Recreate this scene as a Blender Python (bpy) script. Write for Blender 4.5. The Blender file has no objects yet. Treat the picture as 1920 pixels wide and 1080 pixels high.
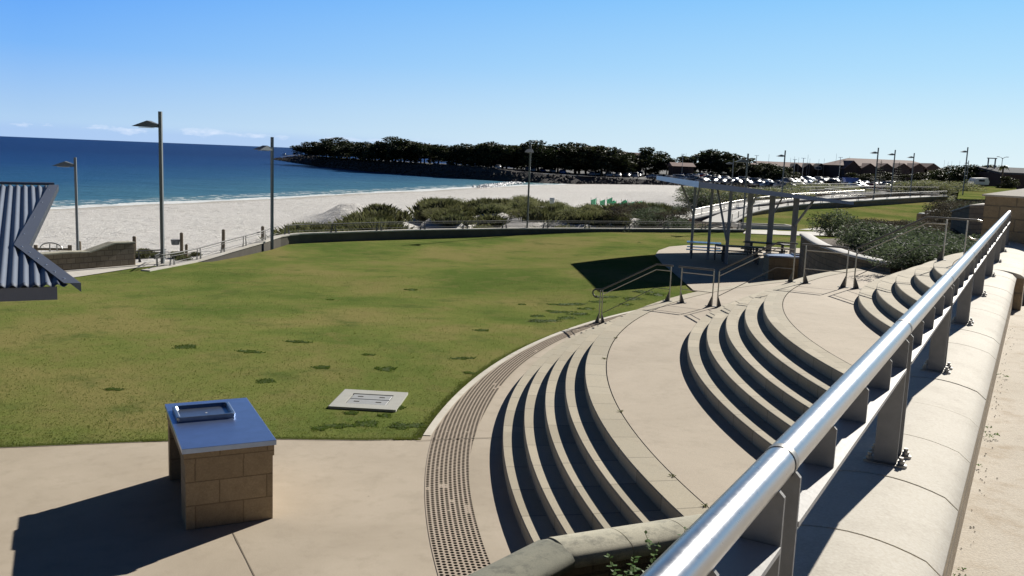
import bpy, math, random
from mathutils import Vector, Matrix, noise
from mathutils.geometry import delaunay_2d_cdt
random.seed(7)
D = bpy.data; SC = bpy.context.scene; COL = SC.collection
PI = math.pi; R = math.radians

# ------------------------------------------------------------------ camera model (photo pixels, 1920x1080)
FPX = 1700.0; HC = 4.5
ROLL = math.atan(.0396); PIT = math.atan(247*math.cos(ROLL)/FPX)
CF = Vector((0, math.cos(PIT), -math.sin(PIT))); R0 = Vector((1, 0, 0)); U0 = R0.cross(CF)
CR = math.cos(ROLL)*R0+math.sin(ROLL)*U0; CU = math.cos(ROLL)*U0-math.sin(ROLL)*R0
def ray(x, y): return (x-960)/FPX*CR-(y-540)/FPX*CU+CF
def at(x, y, z=0.0):
    d = ray(x, y); t = (z-HC)/d.z; return Vector((0, 0, HC))+d*t
def atd(x, y, Y):
    d = ray(x, y); return Vector((0, 0, HC))+d*(Y/d.y)
def proj(P):
    v = Vector(P)-Vector((0, 0, HC)); w = v.dot(CF)
    return 960+FPX*v.dot(CR)/w, 540-FPX*v.dot(CU)/w
def height_to(B, ty):
    lo, hi = 0, 60
    for _ in range(40):
        m = (lo+hi)/2
        if proj(B+Vector((0, 0, m)))[1] > ty: lo = m
        else: hi = m
    return lo
cam = D.cameras.new('camera'); co = D.objects.new('camera', cam); COL.objects.link(co)
cam.sensor_width = 36; cam.lens = 36*FPX/1920; cam.clip_start = .05; cam.clip_end = 60000
co.matrix_world = Matrix.Translation((0, 0, HC)) @ Matrix((CR, CU, -CF)).transposed().to_4x4()
SC.camera = co
SC.view_settings.view_transform = 'Standard'; SC.view_settings.look = 'None'
SC.view_settings.exposure = 0.52; SC.view_settings.gamma = 1

# ------------------------------------------------------------------ helpers
def sm(t): t = max(0., min(1., t)); return t*t*(3-2*t)
def nz(x, y, z=0., s=1.): return noise.noise(Vector((x*s, y*s, z)))
class MB:
    def __init__(s): s.v = []; s.f = []; s.m = []; s.sm = []
    def add(s, vs, fs, m=0, smooth=False):
        b = len(s.v); s.v += [tuple(v) for v in vs]
        for f in fs: s.f.append([b+i for i in f]); s.m.append(m); s.sm.append(smooth)
    def box(s, c, d, rz=0., m=0, bev=0.):
        cx, cy, cz = c; hx, hy, hz = d[0]/2, d[1]/2, d[2]/2
        ca, sa = math.cos(rz), math.sin(rz)
        def P(x, y, z): return (cx+x*ca-y*sa, cy+x*sa+y*ca, cz+z)
        if bev <= 0:
            vs = [P(x, y, z) for z in (-hz, hz) for x, y in ((-hx, -hy), (hx, -hy), (hx, hy), (-hx, hy))]
            s.add(vs, [(3, 2, 1, 0), (4, 5, 6, 7), (0, 1, 5, 4), (1, 2, 6, 5), (2, 3, 7, 6), (3, 0, 4, 7)], m)
        else:
            b = bev
            vs = [P(x, y, z) for z, k in ((-hz, 0), (hz-b, 0), (hz, b)) for x, y in ((-hx+k, -hy+k), (hx-k, -hy+k), (hx-k, hy-k), (-hx+k, hy-k))]
            fs = [(3, 2, 1, 0), (8, 9, 10, 11)]
            for r in (0, 4):
                for i in range(4): j = (i+1) % 4; fs.append((r+i, r+j, r+4+j, r+4+i))
            s.add(vs, fs, m)
    def prism(s, poly, z0, z1, m=0, top=None):
        n = len(poly); vs = [(p[0], p[1], z0) for p in poly]+[(p[0], p[1], z1) for p in poly]
        fs = [tuple(range(n-1, -1, -1)), tuple(range(n, 2*n))]+[(i, (i+1) % n, n+(i+1) % n, n+i) for i in range(n)]
        s.add(vs, fs, m)
    def tube(s, pts, r, n=8, m=0, cap=True, smooth=True, r2=None):
        pts = [Vector(p) for p in pts]; N = len(pts); vs = []; up = None
        for i, p in enumerate(pts):
            t = (pts[min(i+1, N-1)]-pts[max(i-1, 0)]).normalized()
            if up is None:
                up = Vector((0, 0, 1)) if abs(t.z) < .9 else Vector((1, 0, 0))
            a = t.cross(up).normalized(); up = a.cross(t).normalized()
            rr = r if r2 is None else r+(r2-r)*i/(N-1)
            for k in range(n):
                q = 2*PI*k/n+PI/n; vs.append(p+a*(rr*math.cos(q))+up*(rr*math.sin(q)))
        fs = [(i*n+k, i*n+(k+1) % n, (i+1)*n+(k+1) % n, (i+1)*n+k) for i in range(N-1) for k in range(n)]
        s.add(vs, fs, m, smooth)
        if cap: s.add(vs[:n], [tuple(range(n-1, -1, -1))], m); s.add(vs[-n:], [tuple(range(n))], m)
    def sweep(s, pts, prof, m=0, smooth=False, closed=True, cap=True, lat=None):
        """horizontal sweep; profile (u to the right of travel, w up)"""
        pts = [Vector(p) for p in pts]; N = len(pts); n = len(prof); vs = []
        for i, p in enumerate(pts):
            a = pts[max(i-1, 0)]; b = pts[min(i+1, N-1)]
            if 0 < i < N-1:
                t1 = (p-a); t1.z = 0; t1.normalize(); t2 = (b-p); t2.z = 0; t2.normalize()
                t = (t1+t2).normalized(); k = 1/max(.5, t.dot(t1))
            else: t = b-a; t.z = 0; t.normalize(); k = 1
            rt = Vector((t.y, -t.x, 0))*k
            for u, w in prof: vs.append(p+rt*u+Vector((0, 0, w)))
        rng = n if closed else n-1
        fs = [(i*n+k, i*n+(k+1) % n, (i+1)*n+(k+1) % n, (i+1)*n+k) for i in range(N-1) for k in range(rng)]
        s.add(vs, fs, m, smooth)
        if closed and cap: s.add(vs[:n], [tuple(range(n))], m); s.add(vs[-n:], [tuple(range(n-1, -1, -1))], m)
    def cyl(s, c, r, h, n=12, m=0, r2=None):
        s.tube([(c[0], c[1], c[2]), (c[0], c[1], c[2]+h)], r, n, m, r2=r2)
    def build(s, name, mats, parent=None, loc=None, col=None):
        me = D.meshes.new(name); me.from_pydata(s.v, [], s.f)
        if not isinstance(mats, (list, tuple)): mats = [mats]
        for mm in mats: me.materials.append(mm)
        me.polygons.foreach_set('material_index', s.m); me.polygons.foreach_set('use_smooth', s.sm)
        me.update()
        o = D.objects.new(name, me); COL.objects.link(o)
        if parent: o.parent = parent
        if loc is not None: o.location = loc
        return o
def tag(o, label=None, cat=None, group=None, kind=None):
    if label: o['label'] = label
    if cat: o['category'] = cat
    if group: o['group'] = group
    if kind: o['kind'] = kind
    return o
def thing(name, label, cat, loc=(0, 0, 0), rz=0., group=None):
    o = D.objects.new(name, None); COL.objects.link(o); o.location = loc; o.rotation_euler = (0, 0, rz); o.empty_display_size = .2
    return tag(o, label, cat, group)
def copy_tree(o, parent=None, kids=None):
    c = o.copy(); COL.objects.link(c)
    if parent: c.parent = parent
    for ch in KIDS(o): copy_tree(ch, c)
    return c
def KIDS(o): return [x for x in D.objects if x.parent == o]
def struct(o): o['kind'] = 'structure'; return o

# ------------------------------------------------------------------ materials
class NT:
    def __init__(s, name):
        s.mat = D.materials.new(name); s.mat.use_nodes = True; s.t = s.mat.node_tree; s.N = s.t.nodes; s.L = s.t.links
        s.b = s.N['Principled BSDF']; s.out = s.N['Material Output']
    def n(s, typ, ins=None, **kw):
        x = s.N.new(typ)
        for k, v in kw.items(): setattr(x, k, v)
        for k, v in (ins or {}).items():
            if hasattr(v, 'links') or isinstance(v, bpy.types.NodeSocket): s.L.new(v, x.inputs[k])
            else: x.inputs[k].default_value = v
        return x
    def coord(s, kind='Object'): return s.n('ShaderNodeTexCoord').outputs[kind]
    def noise(s, vec, scale, detail=4., rough=.6, dist=0.):
        return s.n('ShaderNodeTexNoise', {'Vector': vec, 'Scale': scale, 'Detail': detail, 'Roughness': rough, 'Distortion': dist}).outputs['Fac']
    def ramp(s, fac, stops, interp='LINEAR'):
        r = s.n('ShaderNodeValToRGB', {'Fac': fac}); r.color_ramp.interpolation = interp; e = r.color_ramp.elements
        while len(e) < len(stops): e.new(.5)
        for i, (p, c) in enumerate(stops): e[i].position = p; e[i].color = (c if len(c) == 4 else (*c, 1)) if isinstance(c, (tuple, list)) else (c, c, c, 1)
        return r.outputs['Color']
    def mix(s, fac, a, b, mode='MIX'):
        x = s.N.new('ShaderNodeMix'); x.data_type = 'RGBA'; x.blend_type = mode
        for i, v in ((0, fac), (6, a), (7, b)):
            if isinstance(v, bpy.types.NodeSocket): s.L.new(v, x.inputs[i])
            else: x.inputs[i].default_value = v if i == 0 else ((*v, 1) if len(v) == 3 else v)
        return x.outputs[2]
    def math(s, op, a, b=0., c=None):
        x = s.N.new('ShaderNodeMath'); x.operation = op
        for i, v in enumerate((a, b) if c is None else (a, b, c)):
            if isinstance(v, bpy.types.NodeSocket): s.L.new(v, x.inputs[i])
            else: x.inputs[i].default_value = v
        return x.outputs[0]
    def fin(s, col=None, rough=.8, metal=0., spec=None, bump=None, bstr=.3, bdist=.02):
        def put(k, v):
            if isinstance(v, bpy.types.NodeSocket): s.L.new(v, s.b.inputs[k])
            elif v is not None: s.b.inputs[k].default_value = (*v, 1) if isinstance(v, (tuple, list)) and len(v) == 3 else v
        put('Base Color', col); put('Roughness', rough); put('Metallic', metal); put('Specular IOR Level', spec)
        if bump is not None:
            bm = s.n('ShaderNodeBump', {'Height': bump, 'Strength': bstr, 'Distance': bdist}); s.L.new(bm.outputs[0], s.b.inputs['Normal'])
        return s.mat
def mat_simple(name, c, rough=.7, metal=0., var=.15, scale=8., bstr=.1, spec=None, bdist=.01):
    t = NT(name); v = t.coord(); n1 = t.noise(v, scale, 5.)
    col = t.mix(n1, tuple(x*(1-var) for x in c), tuple(min(1, x*(1+var)) for x in c))
    return t.fin(col, rough, metal, spec, bump=t.noise(v, scale*6, 3.), bstr=bstr, bdist=bdist)

def mat_concrete(name, a, b, stain=(.3, .25, .18), stain_amt=.35, sc=1.):
    t = NT(name); v = t.coord()
    big = t.noise(v, .45*sc, 5., .65, .4); mid = t.noise(v, 3.*sc, 6., .7); fine = t.noise(v, 90., 3., .7)
    col = t.mix(t.ramp(big, [(.32, 0.), (.68, 1.)]), a, b)
    col = t.mix(t.math('MULTIPLY', t.ramp(mid, [(.5, 0.), (.72, 1.)]), stain_amt), col, stain)
    col = t.mix(.16, col, t.ramp(fine, [(.3, .0), (.75, 1.)]), 'OVERLAY')
    spots = t.n('ShaderNodeTexVoronoi', {'Vector': v, 'Scale': 1.1*sc, 'Randomness': 1.}).outputs['Distance']
    nn = t.noise(v, 14., 3.)
    sp = t.math('LESS_THAN', t.math('ADD', spots, t.math('MULTIPLY', nn, .05)), .045)
    col = t.mix(t.math('MULTIPLY', sp, .55), col, (.07, .055, .04))
    return t, v, col, t.math('ADD', t.math('MULTIPLY', mid, .4), t.math('MULTIPLY', fine, .5))
t, v, col, bp = mat_concrete('plaza_concrete', (.405, .34, .255), (.515, .44, .34))
M_PLAZA = t.fin(col, .88, bump=bp, bstr=.35, bdist=.006)
t, v, col, bp = mat_concrete('terrace_concrete', (.46, .40, .31), (.57, .51, .42), stain=(.36, .27, .17), stain_amt=.8, sc=1.6)
M_TERR = t.fin(col, .9, bump=bp, bstr=.5, bdist=.01)
t, v, col, bp = mat_concrete('path_concrete', (.55, .52, .46), (.66, .63, .57))
M_PATH = t.fin(col, .9, bump=bp, bstr=.2)
# coping: pale cast stone
t, v, col, bp = mat_concrete('coping_stone', (.55, .505, .42), (.67, .625, .53), stain=(.38, .33, .25), stain_amt=.4, sc=1.5)
M_COPE = t.fin(col, .85, bump=bp, bstr=.25, bdist=.004)
t, v, col, bp = mat_concrete('weathered_coping_stone', (.38, .36, .28), (.50, .47, .36), stain=(.12, .12, .10), stain_amt=.75, sc=2.5)
M_COPE2 = t.fin(col, .9, bump=bp, bstr=.3, bdist=.006)
t, v, col, bp = mat_concrete('dark_coping_stone', (.20, .20, .155), (.30, .29, .22), stain=(.07, .075, .06), stain_amt=.8, sc=2.5)
M_COPE3 = t.fin(col, .9, bump=bp, bstr=.3, bdist=.006)

def mat_steps():
    t = NT('sandstone_steps'); v = t.coord(); sep = t.n('ShaderNodeSeparateXYZ', {'Vector': v})
    x, y, z = sep.outputs
    ang = t.math('ARCTAN2', y, x); rad = t.math('SQRT', t.math('ADD', t.math('MULTIPLY', x, x), t.math('MULTIPLY', y, y)))
    row = t.math('FLOOR', t.math('DIVIDE', rad, .345))
    u = t.math('ADD', t.math('MULTIPLY', ang, 19.), t.math('MULTIPLY', row, .37))
    fr = t.math('FRACT', t.math('DIVIDE', u, .8))
    d = t.math('ABSOLUTE', t.math('SUBTRACT', fr, .5))
    joint = t.math('GREATER_THAN', d, .488)
    cid = t.math('ADD', t.math('FLOOR', t.math('DIVIDE', u, .8)), t.math('MULTIPLY', row, 13.7))
    wn = t.n('ShaderNodeTexWhiteNoise', {'W': cid}, noise_dimensions='1D').outputs['Value']
    big = t.noise(v, .8, 5., .65); mid = t.noise(v, 5., 6., .7); fine = t.noise(v, 90., 3.)
    col = t.mix(wn, (.385, .335, .24), (.50, .44, .325))
    col = t.mix(t.ramp(big, [(.4, 0.), (.75, .6)]), col, (.38, .35, .27))
    col = t.mix(t.ramp(mid, [(.55, 0.), (.85, .5)]), col, (.24, .20, .14))
    col = t.mix(.16, col, t.ramp(fine, [(.3, 0.), (.75, 1.)]), 'OVERLAY')
    col = t.mix(t.math('MULTIPLY', joint, .6), col, (.10, .08, .055))
    return t.fin(col, .88, bump=t.math('SUBTRACT', t.math('MULTIPLY', mid, .5), t.math('MULTIPLY', joint, 1.)), bstr=.4, bdist=.006)
M_STEP = mat_steps()

def mat_tactile():
    # rows of worn dark studs that follow the circle
    t = NT('tactile_paving'); v = t.coord(); sep = t.n('ShaderNodeSeparateXYZ', {'Vector': v}); x, y, z = sep.outputs
    ang = t.math('ARCTAN2', y, x); rad = t.math('SQRT', t.math('ADD', t.math('MULTIPLY', x, x), t.math('MULTIPLY', y, y)))
    rr = t.math('DIVIDE', rad, .0625); row = t.math('FLOOR', rr); fr = t.math('SUBTRACT', t.math('FRACT', rr), .5)
    aa = t.math('ADD', t.math('MULTIPLY', ang, 21.6/.066), t.math('MULTIPLY', row, .31)); ci = t.math('FLOOR', aa); fa = t.math('SUBTRACT', t.math('FRACT', aa), .5)
    dd = t.math('SQRT', t.math('ADD', t.math('MULTIPLY', fr, fr), t.math('MULTIPLY', fa, fa)))
    cell = t.n('ShaderNodeCombineXYZ', {'X': row, 'Y': t.math('FLOOR', t.math('DIVIDE', ci, 3.))})
    wn = t.n('ShaderNodeTexWhiteNoise', {'Vector': cell.outputs[0]}).outputs['Value']
    wear = t.math('MULTIPLY', t.math('GREATER_THAN', t.math('ADD', t.noise(v, 1.6, 3.), t.math('MULTIPLY', wn, .30)), .87), .22)
    dot = t.math('LESS_THAN', dd, t.math('SUBTRACT', .37, wear))
    mid = t.noise(v, 4., 5.)
    col = t.mix(mid, (.42, .35, .28), (.52, .45, .37))
    col = t.mix(dot, col, (.007, .006, .006))
    return t.fin(col, .9, spec=.0)
M_TACT = mat_tactile()

def mat_sand():
    t = NT('sand'); v = t.coord(); big = t.noise(v, .03, 6., .6); mid = t.noise(v, .6, 6., .7, .5); fine = t.noise(v, 9., 5.)
    col = t.mix(big, (.60, .58, .545), (.70, .68, .645))
    col = t.mix(t.ramp(mid, [(.5, 0.), (.8, .5)]), col, (.47, .43, .37))
    # dried seaweed wrack: long along the shore, thicker near the water
    at_ = t.n('ShaderNodeAttribute', attribute_name='shore').outputs['Fac']
    mp = t.n('ShaderNodeMapping', {'Vector': v, 'Rotation': (0, 0, R(-28)), 'Scale': (.9, 2.3, 1.)}).outputs[0]
    wr = t.noise(mp, .55, 8., .78, 1.2)
    near = t.ramp(t.math('DIVIDE', at_, 60.), [(.0, .0), (.03, .07), (.2, .075), (.5, .05), (1., .015)])
    w = t.ramp(t.math('ADD', wr, near), [(.635, 0.), (.685, 1.)])
    col = t.mix(t.math('MULTIPLY', w, .8), col, (.13, .10, .07))
    wet = t.ramp(t.math('DIVIDE', at_, 60.), [(.0, 1.), (.12, .0)])
    col = t.mix(t.math('MULTIPLY', wet, .6), col, (.33, .29, .23))
    return t.fin(col, .95, spec=.15, bump=t.math('ADD', mid, t.math('MULTIPLY', fine, .25)), bstr=.8, bdist=.35)
M_SAND = mat_sand()

def mat_lawn():
    t = NT('mown_grass'); v = t.coord()
    big = t.noise(v, .16, 6., .62, .3); mid = t.noise(v, 1.1, 6., .68, .6); fine = t.noise(v, 16., 6., .85); vf = t.noise(v, 60., 4., .85)
    col = t.ramp(big, [(.38, (.115, .172, .042)), (.50, (.195, .228, .065)), (.60, (.275, .25, .095))])
    col = t.mix(t.ramp(mid, [(.50, 0.), (.74, .75)]), col, (.25, .215, .09))
    m2 = t.noise(t.n('ShaderNodeVectorMath', {0: v, 1: (31., 7., 0.)}, operation='ADD').outputs[0], .7, 5., .7)
    col = t.mix(t.ramp(m2, [(.54, 0.), (.70, .7)]), col, (.085, .13, .038))
    cl = t.noise(t.n('ShaderNodeVectorMath', {0: v, 1: (9., 3., 0.)}, operation='ADD').outputs[0], 1.7, 6., .7, .8)
    msk = t.noise(v, .11, 2.)
    cl = t.math('ADD', cl, t.math('MULTIPLY', t.math('SUBTRACT', msk, .5), .25))
    col = t.mix(t.ramp(cl, [(.66, 0.), (.72, .8)]), col, (.045, .095, .025))
    col = t.mix(t.ramp(fine, [(.3, .0), (.75, .40)]), col, (.09, .10, .03))
    col = t.mix(.35, col, t.ramp(vf, [(.25, 0.), (.8, 1.)]), 'OVERLAY')
    return t.fin(col, .95, spec=.0, bump=t.math('ADD', t.math('MULTIPLY', fine, 1.), t.math('ADD', t.math('MULTIPLY', vf, .4), t.math('MULTIPLY', cl, 1.2))), bstr=.6, bdist=.03)
M_LAWN = mat_lawn()

def mat_sea():
    t = NT('sea_water'); v = t.coord(); sh = t.n('ShaderNodeAttribute', attribute_name='shore').outputs['Fac']   # metres out from the beach
    n0 = t.noise(v, .02, 5., .6, .5)
    s = t.math('DIVIDE', t.math('ADD', sh, t.math('MULTIPLY', t.math('SUBTRACT', n0, .5), 40.)), 400.)
    col = t.ramp(s, [(.0, (.12, .24, .27)), (.03, (.06, .18, .26)), (.16, (.024, .105, .225)), (.40, (.010, .058, .19)), (1., (.006, .036, .145))])
    mp = t.n('ShaderNodeMapping', {'Vector': v, 'Rotation': (0, 0, R(-20)), 'Scale': (.35, 1.6, 1.)}).outputs[0]
    w1 = t.noise(mp, .25, 5., .65, .5); w2 = t.noise(mp, 1.6, 4., .6, .3); w3 = t.noise(mp, .045, 4., .6)
    col = t.mix(t.ramp(w1, [(.45, 0.), (.7, .55)]), col, t.mix(.5, col, (.0, .0, .0)))
    fo = t.noise(v, .55, 6., .75, 1.); fo2 = t.noise(v, .05, 3.)
    edge = t.ramp(t.math('DIVIDE', t.math('ADD', sh, t.math('MULTIPLY', t.math('SUBTRACT', fo2, .5), 9.)), 12.), [(0., .42), (.22, .27), (.32, .08), (.5, .19), (.62, .10), (.8, .15), (.95, .0)])
    foam = t.ramp(t.math('ADD', fo, edge), [(.66, 0.), (.74, 1.)])
    col = t.mix(foam, col, (.75, .78, .78))
    return t.fin(col, t.ramp(foam, [(0., .45), (1., .8)]), spec=.06, bump=t.math('ADD', t.math('MULTIPLY', w1, 1.), t.math('ADD', t.math('MULTIPLY', w2, .35), t.math('MULTIPLY', w3, 2.))), bstr=.9, bdist=.55)
M_SEA = mat_sea()

def mat_leaf(name, a, b, rough=.6, c=None, trans=.4):
    t = NT(name); v = t.coord('Object'); rnd = t.n('ShaderNodeObjectInfo').outputs['Random']
    n1 = t.noise(v, .9, 3.); n2 = t.noise(v, 7., 3.)
    col = t.mix(t.ramp(t.math('ADD', t.math('MULTIPLY', n1, .5), t.math('MULTIPLY', n2, .5)), [(.35, 0.), (.65, 1.)]), a, b)
    col = t.mix(t.math('MULTIPLY', rnd, .35), col, c or tuple(x*.6 for x in a))
    mat = t.fin(col, rough, spec=.2)
    tl = t.n('ShaderNodeBsdfTranslucent', {'Color': t.mix(.5, col, (.25, .3, .08), 'OVERLAY')}); ms = t.n('ShaderNodeMixShader', {0: trans}); t.L.new(t.b.outputs[0], ms.inputs[1]); t.L.new(tl.outputs[0], ms.inputs[2]); t.L.new(ms.outputs[0], t.out.inputs[0])
    return mat
M_TREE = mat_leaf('tree_leaves', (.032, .044, .02), (.07, .082, .036), trans=.22)
M_TREE2 = mat_leaf('tree_leaves_olive', (.05, .056, .03), (.10, .10, .05), trans=.28)
M_DUNE = mat_leaf('dune_grass_leaves', (.17, .185, .11), (.30, .30, .18), .7, (.19, .15, .08), trans=.5)
M_SHRUB = mat_leaf('grey_shrub_leaves', (.08, .105, .075), (.17, .20, .14), .7)
M_SHRUB2 = mat_leaf('brown_shrub_leaves', (.065, .055, .05), (.12, .10, .085), .8)
M_GREEN = mat_leaf('bright_leaves', (.06, .14, .02), (.14, .24, .04), .5)
M_BARK = mat_simple('bark', (.09, .07, .055), .9, scale=12, bstr=.5)
M_GALV = None
def mat_galv(name, a, b, rough):
    t = NT(name); v = t.coord()
    mp = t.n('ShaderNodeMapping', {'Vector': v, 'Scale': (1., 1., 1.)}).outputs[0]
    n1 = t.noise(mp, 5., 6., .7); n2 = t.noise(v, 60., 4., .7); vo = t.n('ShaderNodeTexVoronoi', {'Vector': v, 'Scale': 45.}).outputs['Color']
    col = t.mix(n1, a, b)
    return t.fin(col, t.ramp(n2, [(.3, rough-.02), (.7, rough+.03)]), metal=1.)
M_PIPE = mat_galv('galvanised_pipe', (.40, .41, .43), (.47, .48, .50), .29)
M_PLATE = mat_simple('galvanised_plate', (.40, .39, .375), .6, .15, var=.18, scale=6, bstr=.1)
M_POST = mat_simple('dark_post_plate', (.24, .235, .225), .65, .1, var=.3, scale=14, bstr=.15)  # darker and more mottled than the flat bar's plate
M_RAILD = mat_simple('dark_rail_steel', (.13, .13, .128), .6, .1, scale=10)
M_ROD = mat_simple('steel_rod', (.55, .53, .48), .38, .8, scale=10)
M_BOLT = mat_simple('bolt_steel', (.30, .29, .27), .45, .7)
M_POLE = mat_simple('pole_grey', (.16, .18, .19), .55, .35, scale=3)
M_ROOFM = mat_simple('blue_grey_roofing', (.15, .175, .22), .5, .0, var=.12, scale=2.5, bstr=.05, spec=.5)
M_FLASH = mat_simple('roof_flashing', (.10, .115, .15), .5, .0, var=.1, scale=3, spec=.5)
M_FASC = mat_simple('grey_fascia', (.20, .215, .24), .6, .1, scale=3)
M_STAIN = mat_simple('brushed_steel', (.55, .62, .72), .3, .9, var=.15, scale=9, bstr=.03)
M_WOOD = mat_simple('weathered_timber', (.17, .135, .09), .85, var=.3, scale=9, bstr=.5)
M_DARKW = mat_simple('dark_table_slats', (.075, .07, .065), .6, var=.2, scale=9)
M_SOIL = mat_simple('soil', (.10, .075, .05), .95, var=.35, scale=5, bstr=.8, bdist=.05)
M_JOINT = mat_simple('paving_joint', (.20, .165, .12), .95, bstr=0.)
M_DARKGAP = mat_simple('dark_joint', (.06, .05, .035), .95, bstr=0.)
M_WHITE = mat_simple('white_paint', (.78, .78, .77), .5, var=.05)
def mat_block(name, a, b, bx=.52, bz=.2, mort=(.25, .21, .15), msz=.012, off=.5, str_=.6):
    t = NT(name); v = t.coord(); sep = t.n('ShaderNodeSeparateXYZ', {'Vector': v}); x, y, z = sep.outputs
    nrm = t.n('ShaderNodeSeparateXYZ', {'Vector': t.n('ShaderNodeNewGeometry').outputs['Normal']})
    u = t.math('ADD', x, y)
    vec = t.n('ShaderNodeCombineXYZ', {'X': u, 'Y': z}).outputs[0]
    br = t.n('ShaderNodeTexBrick', {'Vector': vec, 'Color1': (*a, 1), 'Color2': (*b, 1), 'Mortar': (*mort, 1), 'Scale': 1., 'Mortar Size': msz, 'Mortar Smooth': .3, 'Brick Width': bx, 'Row Height': bz, 'Bias': 0.})
    br.offset = off
    mid = t.noise(v, 7., 7., .75); fine = t.noise(v, 40., 4., .8)
    col = t.mix(t.ramp(mid, [(.45, 0.), (.8, .6)]), br.outputs['Color'], tuple(q*.6 for q in a))
    col = t.mix(.25, col, t.ramp(fine, [(.2, 0.), (.8, 1.)]), 'OVERLAY')
    h = t.math('SUBTRACT', t.math('MULTIPLY', mid, .8), br.outputs['Fac'])
    return t.fin(col, .92, bump=t.math('ADD', h, t.math('MULTIPLY', fine, .4)), bstr=str_, bdist=.02)
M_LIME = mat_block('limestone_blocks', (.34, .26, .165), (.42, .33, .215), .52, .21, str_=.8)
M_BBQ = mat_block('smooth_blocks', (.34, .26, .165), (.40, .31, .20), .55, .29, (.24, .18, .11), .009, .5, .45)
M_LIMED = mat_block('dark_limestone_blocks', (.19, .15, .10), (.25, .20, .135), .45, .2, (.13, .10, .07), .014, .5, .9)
M_ROCK = mat_simple('breakwater_rock', (.085, .075, .068), .95, var=.5, scale=.8, bstr=.9, bdist=.3)
M_PARK = mat_simple('asphalt', (.07, .07, .07), .9, scale=.5)

# ------------------------------------------------------------------ world and sun
SUN_AZ, SUN_EL = R(36), R(27)
w = D.worlds.new('World'); SC.world = w; w.use_nodes = True; wt = w.node_tree; bg = wt.nodes['Background']
sky = wt.nodes.new('ShaderNodeTexSky'); sky.sky_type = 'NISHITA'; sky.sun_disc = False; sky.sun_elevation = SUN_EL; sky.sun_rotation = SUN_AZ
sky.altitude = 0; sky.air_density = 1.0; sky.dust_density = .35; sky.ozone_density = 3.0
def wn(typ, ins=None, **kw):
    x = wt.nodes.new(typ)
    for k, vv in kw.items(): setattr(x, k, vv)
    for k, vv in (ins or {}).items():
        if isinstance(vv, bpy.types.NodeSocket): wt.links.new(vv, x.inputs[k])
        else: x.inputs[k].default_value = vv
    return x
tc = wn('ShaderNodeTexCoord'); sp = wn('ShaderNodeSeparateXYZ', {'Vector': tc.outputs['Generated']})
# low fair-weather cloud line far out to sea: in a narrow band above the horizon
cn = wn('ShaderNodeTexNoise', {'Vector': wn('ShaderNodeMapping', {'Vector': tc.outputs['Generated'], 'Scale': (26., 26., 75.)}).outputs[0], 'Scale': 1., 'Detail': 7., 'Roughness': .62})
def zramp(stops):
    r = wn('ShaderNodeValToRGB', {'Fac': sp.outputs['Z']}); e = r.color_ramp.elements
    while len(e) < len(stops): e.new(.5)
    for i, (p, c) in enumerate(stops): e[i].position = p; e[i].color = (c, c, c, 1)
    return r.outputs[0]
azm = wn('ShaderNodeMapRange', {'Value': sp.outputs['X'], 'From Min': .02, 'From Max': -.25})
bandm = wn('ShaderNodeMath', {0: zramp(((0., .55), (.009, .5), (.017, .0))), 1: azm.outputs[0]}, operation='MULTIPLY')
puff = wn('ShaderNodeMath', {0: cn.outputs['Fac'], 1: zramp(((0., .0), (.006, .1), (.012, .30), (.018, .0)))}, operation='ADD')
pr1 = wn('ShaderNodeValToRGB', {'Fac': puff.outputs[0]}); pr1.color_ramp.elements[0].position = .74; pr1.color_ramp.elements[1].position = .92
crm = wn('ShaderNodeMath', {0: pr1.outputs[0], 1: azm.outputs[0]}, operation='MULTIPLY')
# clear-air gradient laid over the physical sky: bright low horizon towards the sun, deep blue overhead and behind
def wramp(fac, stops):
    r = wn('ShaderNodeValToRGB', {'Fac': fac}); e = r.color_ramp.elements
    while len(e) < len(stops): e.new(.5)
    for i, (p, c) in enumerate(stops): e[i].position = p; e[i].color = (*[q for q in c], 1)
    return r.outputs[0]
far_ = wramp(sp.outputs['Z'], ((0., (.50, .70, .93)), (.03, (.40, .62, .92)), (.09, (.20, .48, .97)), (.17, (.085, .35, .97)), (.26, (.02, .10, .33)), (.45, (.007, .03, .11)), (1., (.003, .013, .05))))
near_ = wramp(sp.outputs['Z'], ((0., (.74, .90, .96)), (.04, (.66, .87, .96)), (.10, (.46, .77, .99)), (.17, (.30, .66, 1.)), (.26, (.11, .31, .58)), (.45, (.013, .055, .17)), (1., (.003, .013, .05))))
hd = wn('ShaderNodeVectorMath', {0: tc.outputs['Generated'], 1: (math.sin(SUN_AZ), math.cos(SUN_AZ), 0)}, operation='DOT_PRODUCT')
am = wn('ShaderNodeMapRange', {'Value': hd.outputs['Value'], 'From Min': .44, 'From Max': 1.06})
gm = wn('ShaderNodeMix', data_type='RGBA'); wt.links.new(am.outputs[0], gm.inputs[0]); wt.links.new(far_, gm.inputs[6]); wt.links.new(near_, gm.inputs[7])
bk_ = wn('ShaderNodeMapRange', {'Value': hd.outputs['Value'], 'From Min': -.6, 'From Max': .35, 'To Min': 1.7, 'To Max': 6.8})
gs = wn('ShaderNodeVectorMath', {0: gm.outputs[2], 3: 1.}, operation='SCALE'); wt.links.new(bk_.outputs[0], gs.inputs[3])
hs = wn('ShaderNodeMix', data_type='RGBA'); hs.inputs[0].default_value = .97; wt.links.new(sky.outputs[0], hs.inputs[6]); wt.links.new(gs.outputs[0], hs.inputs[7])
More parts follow.
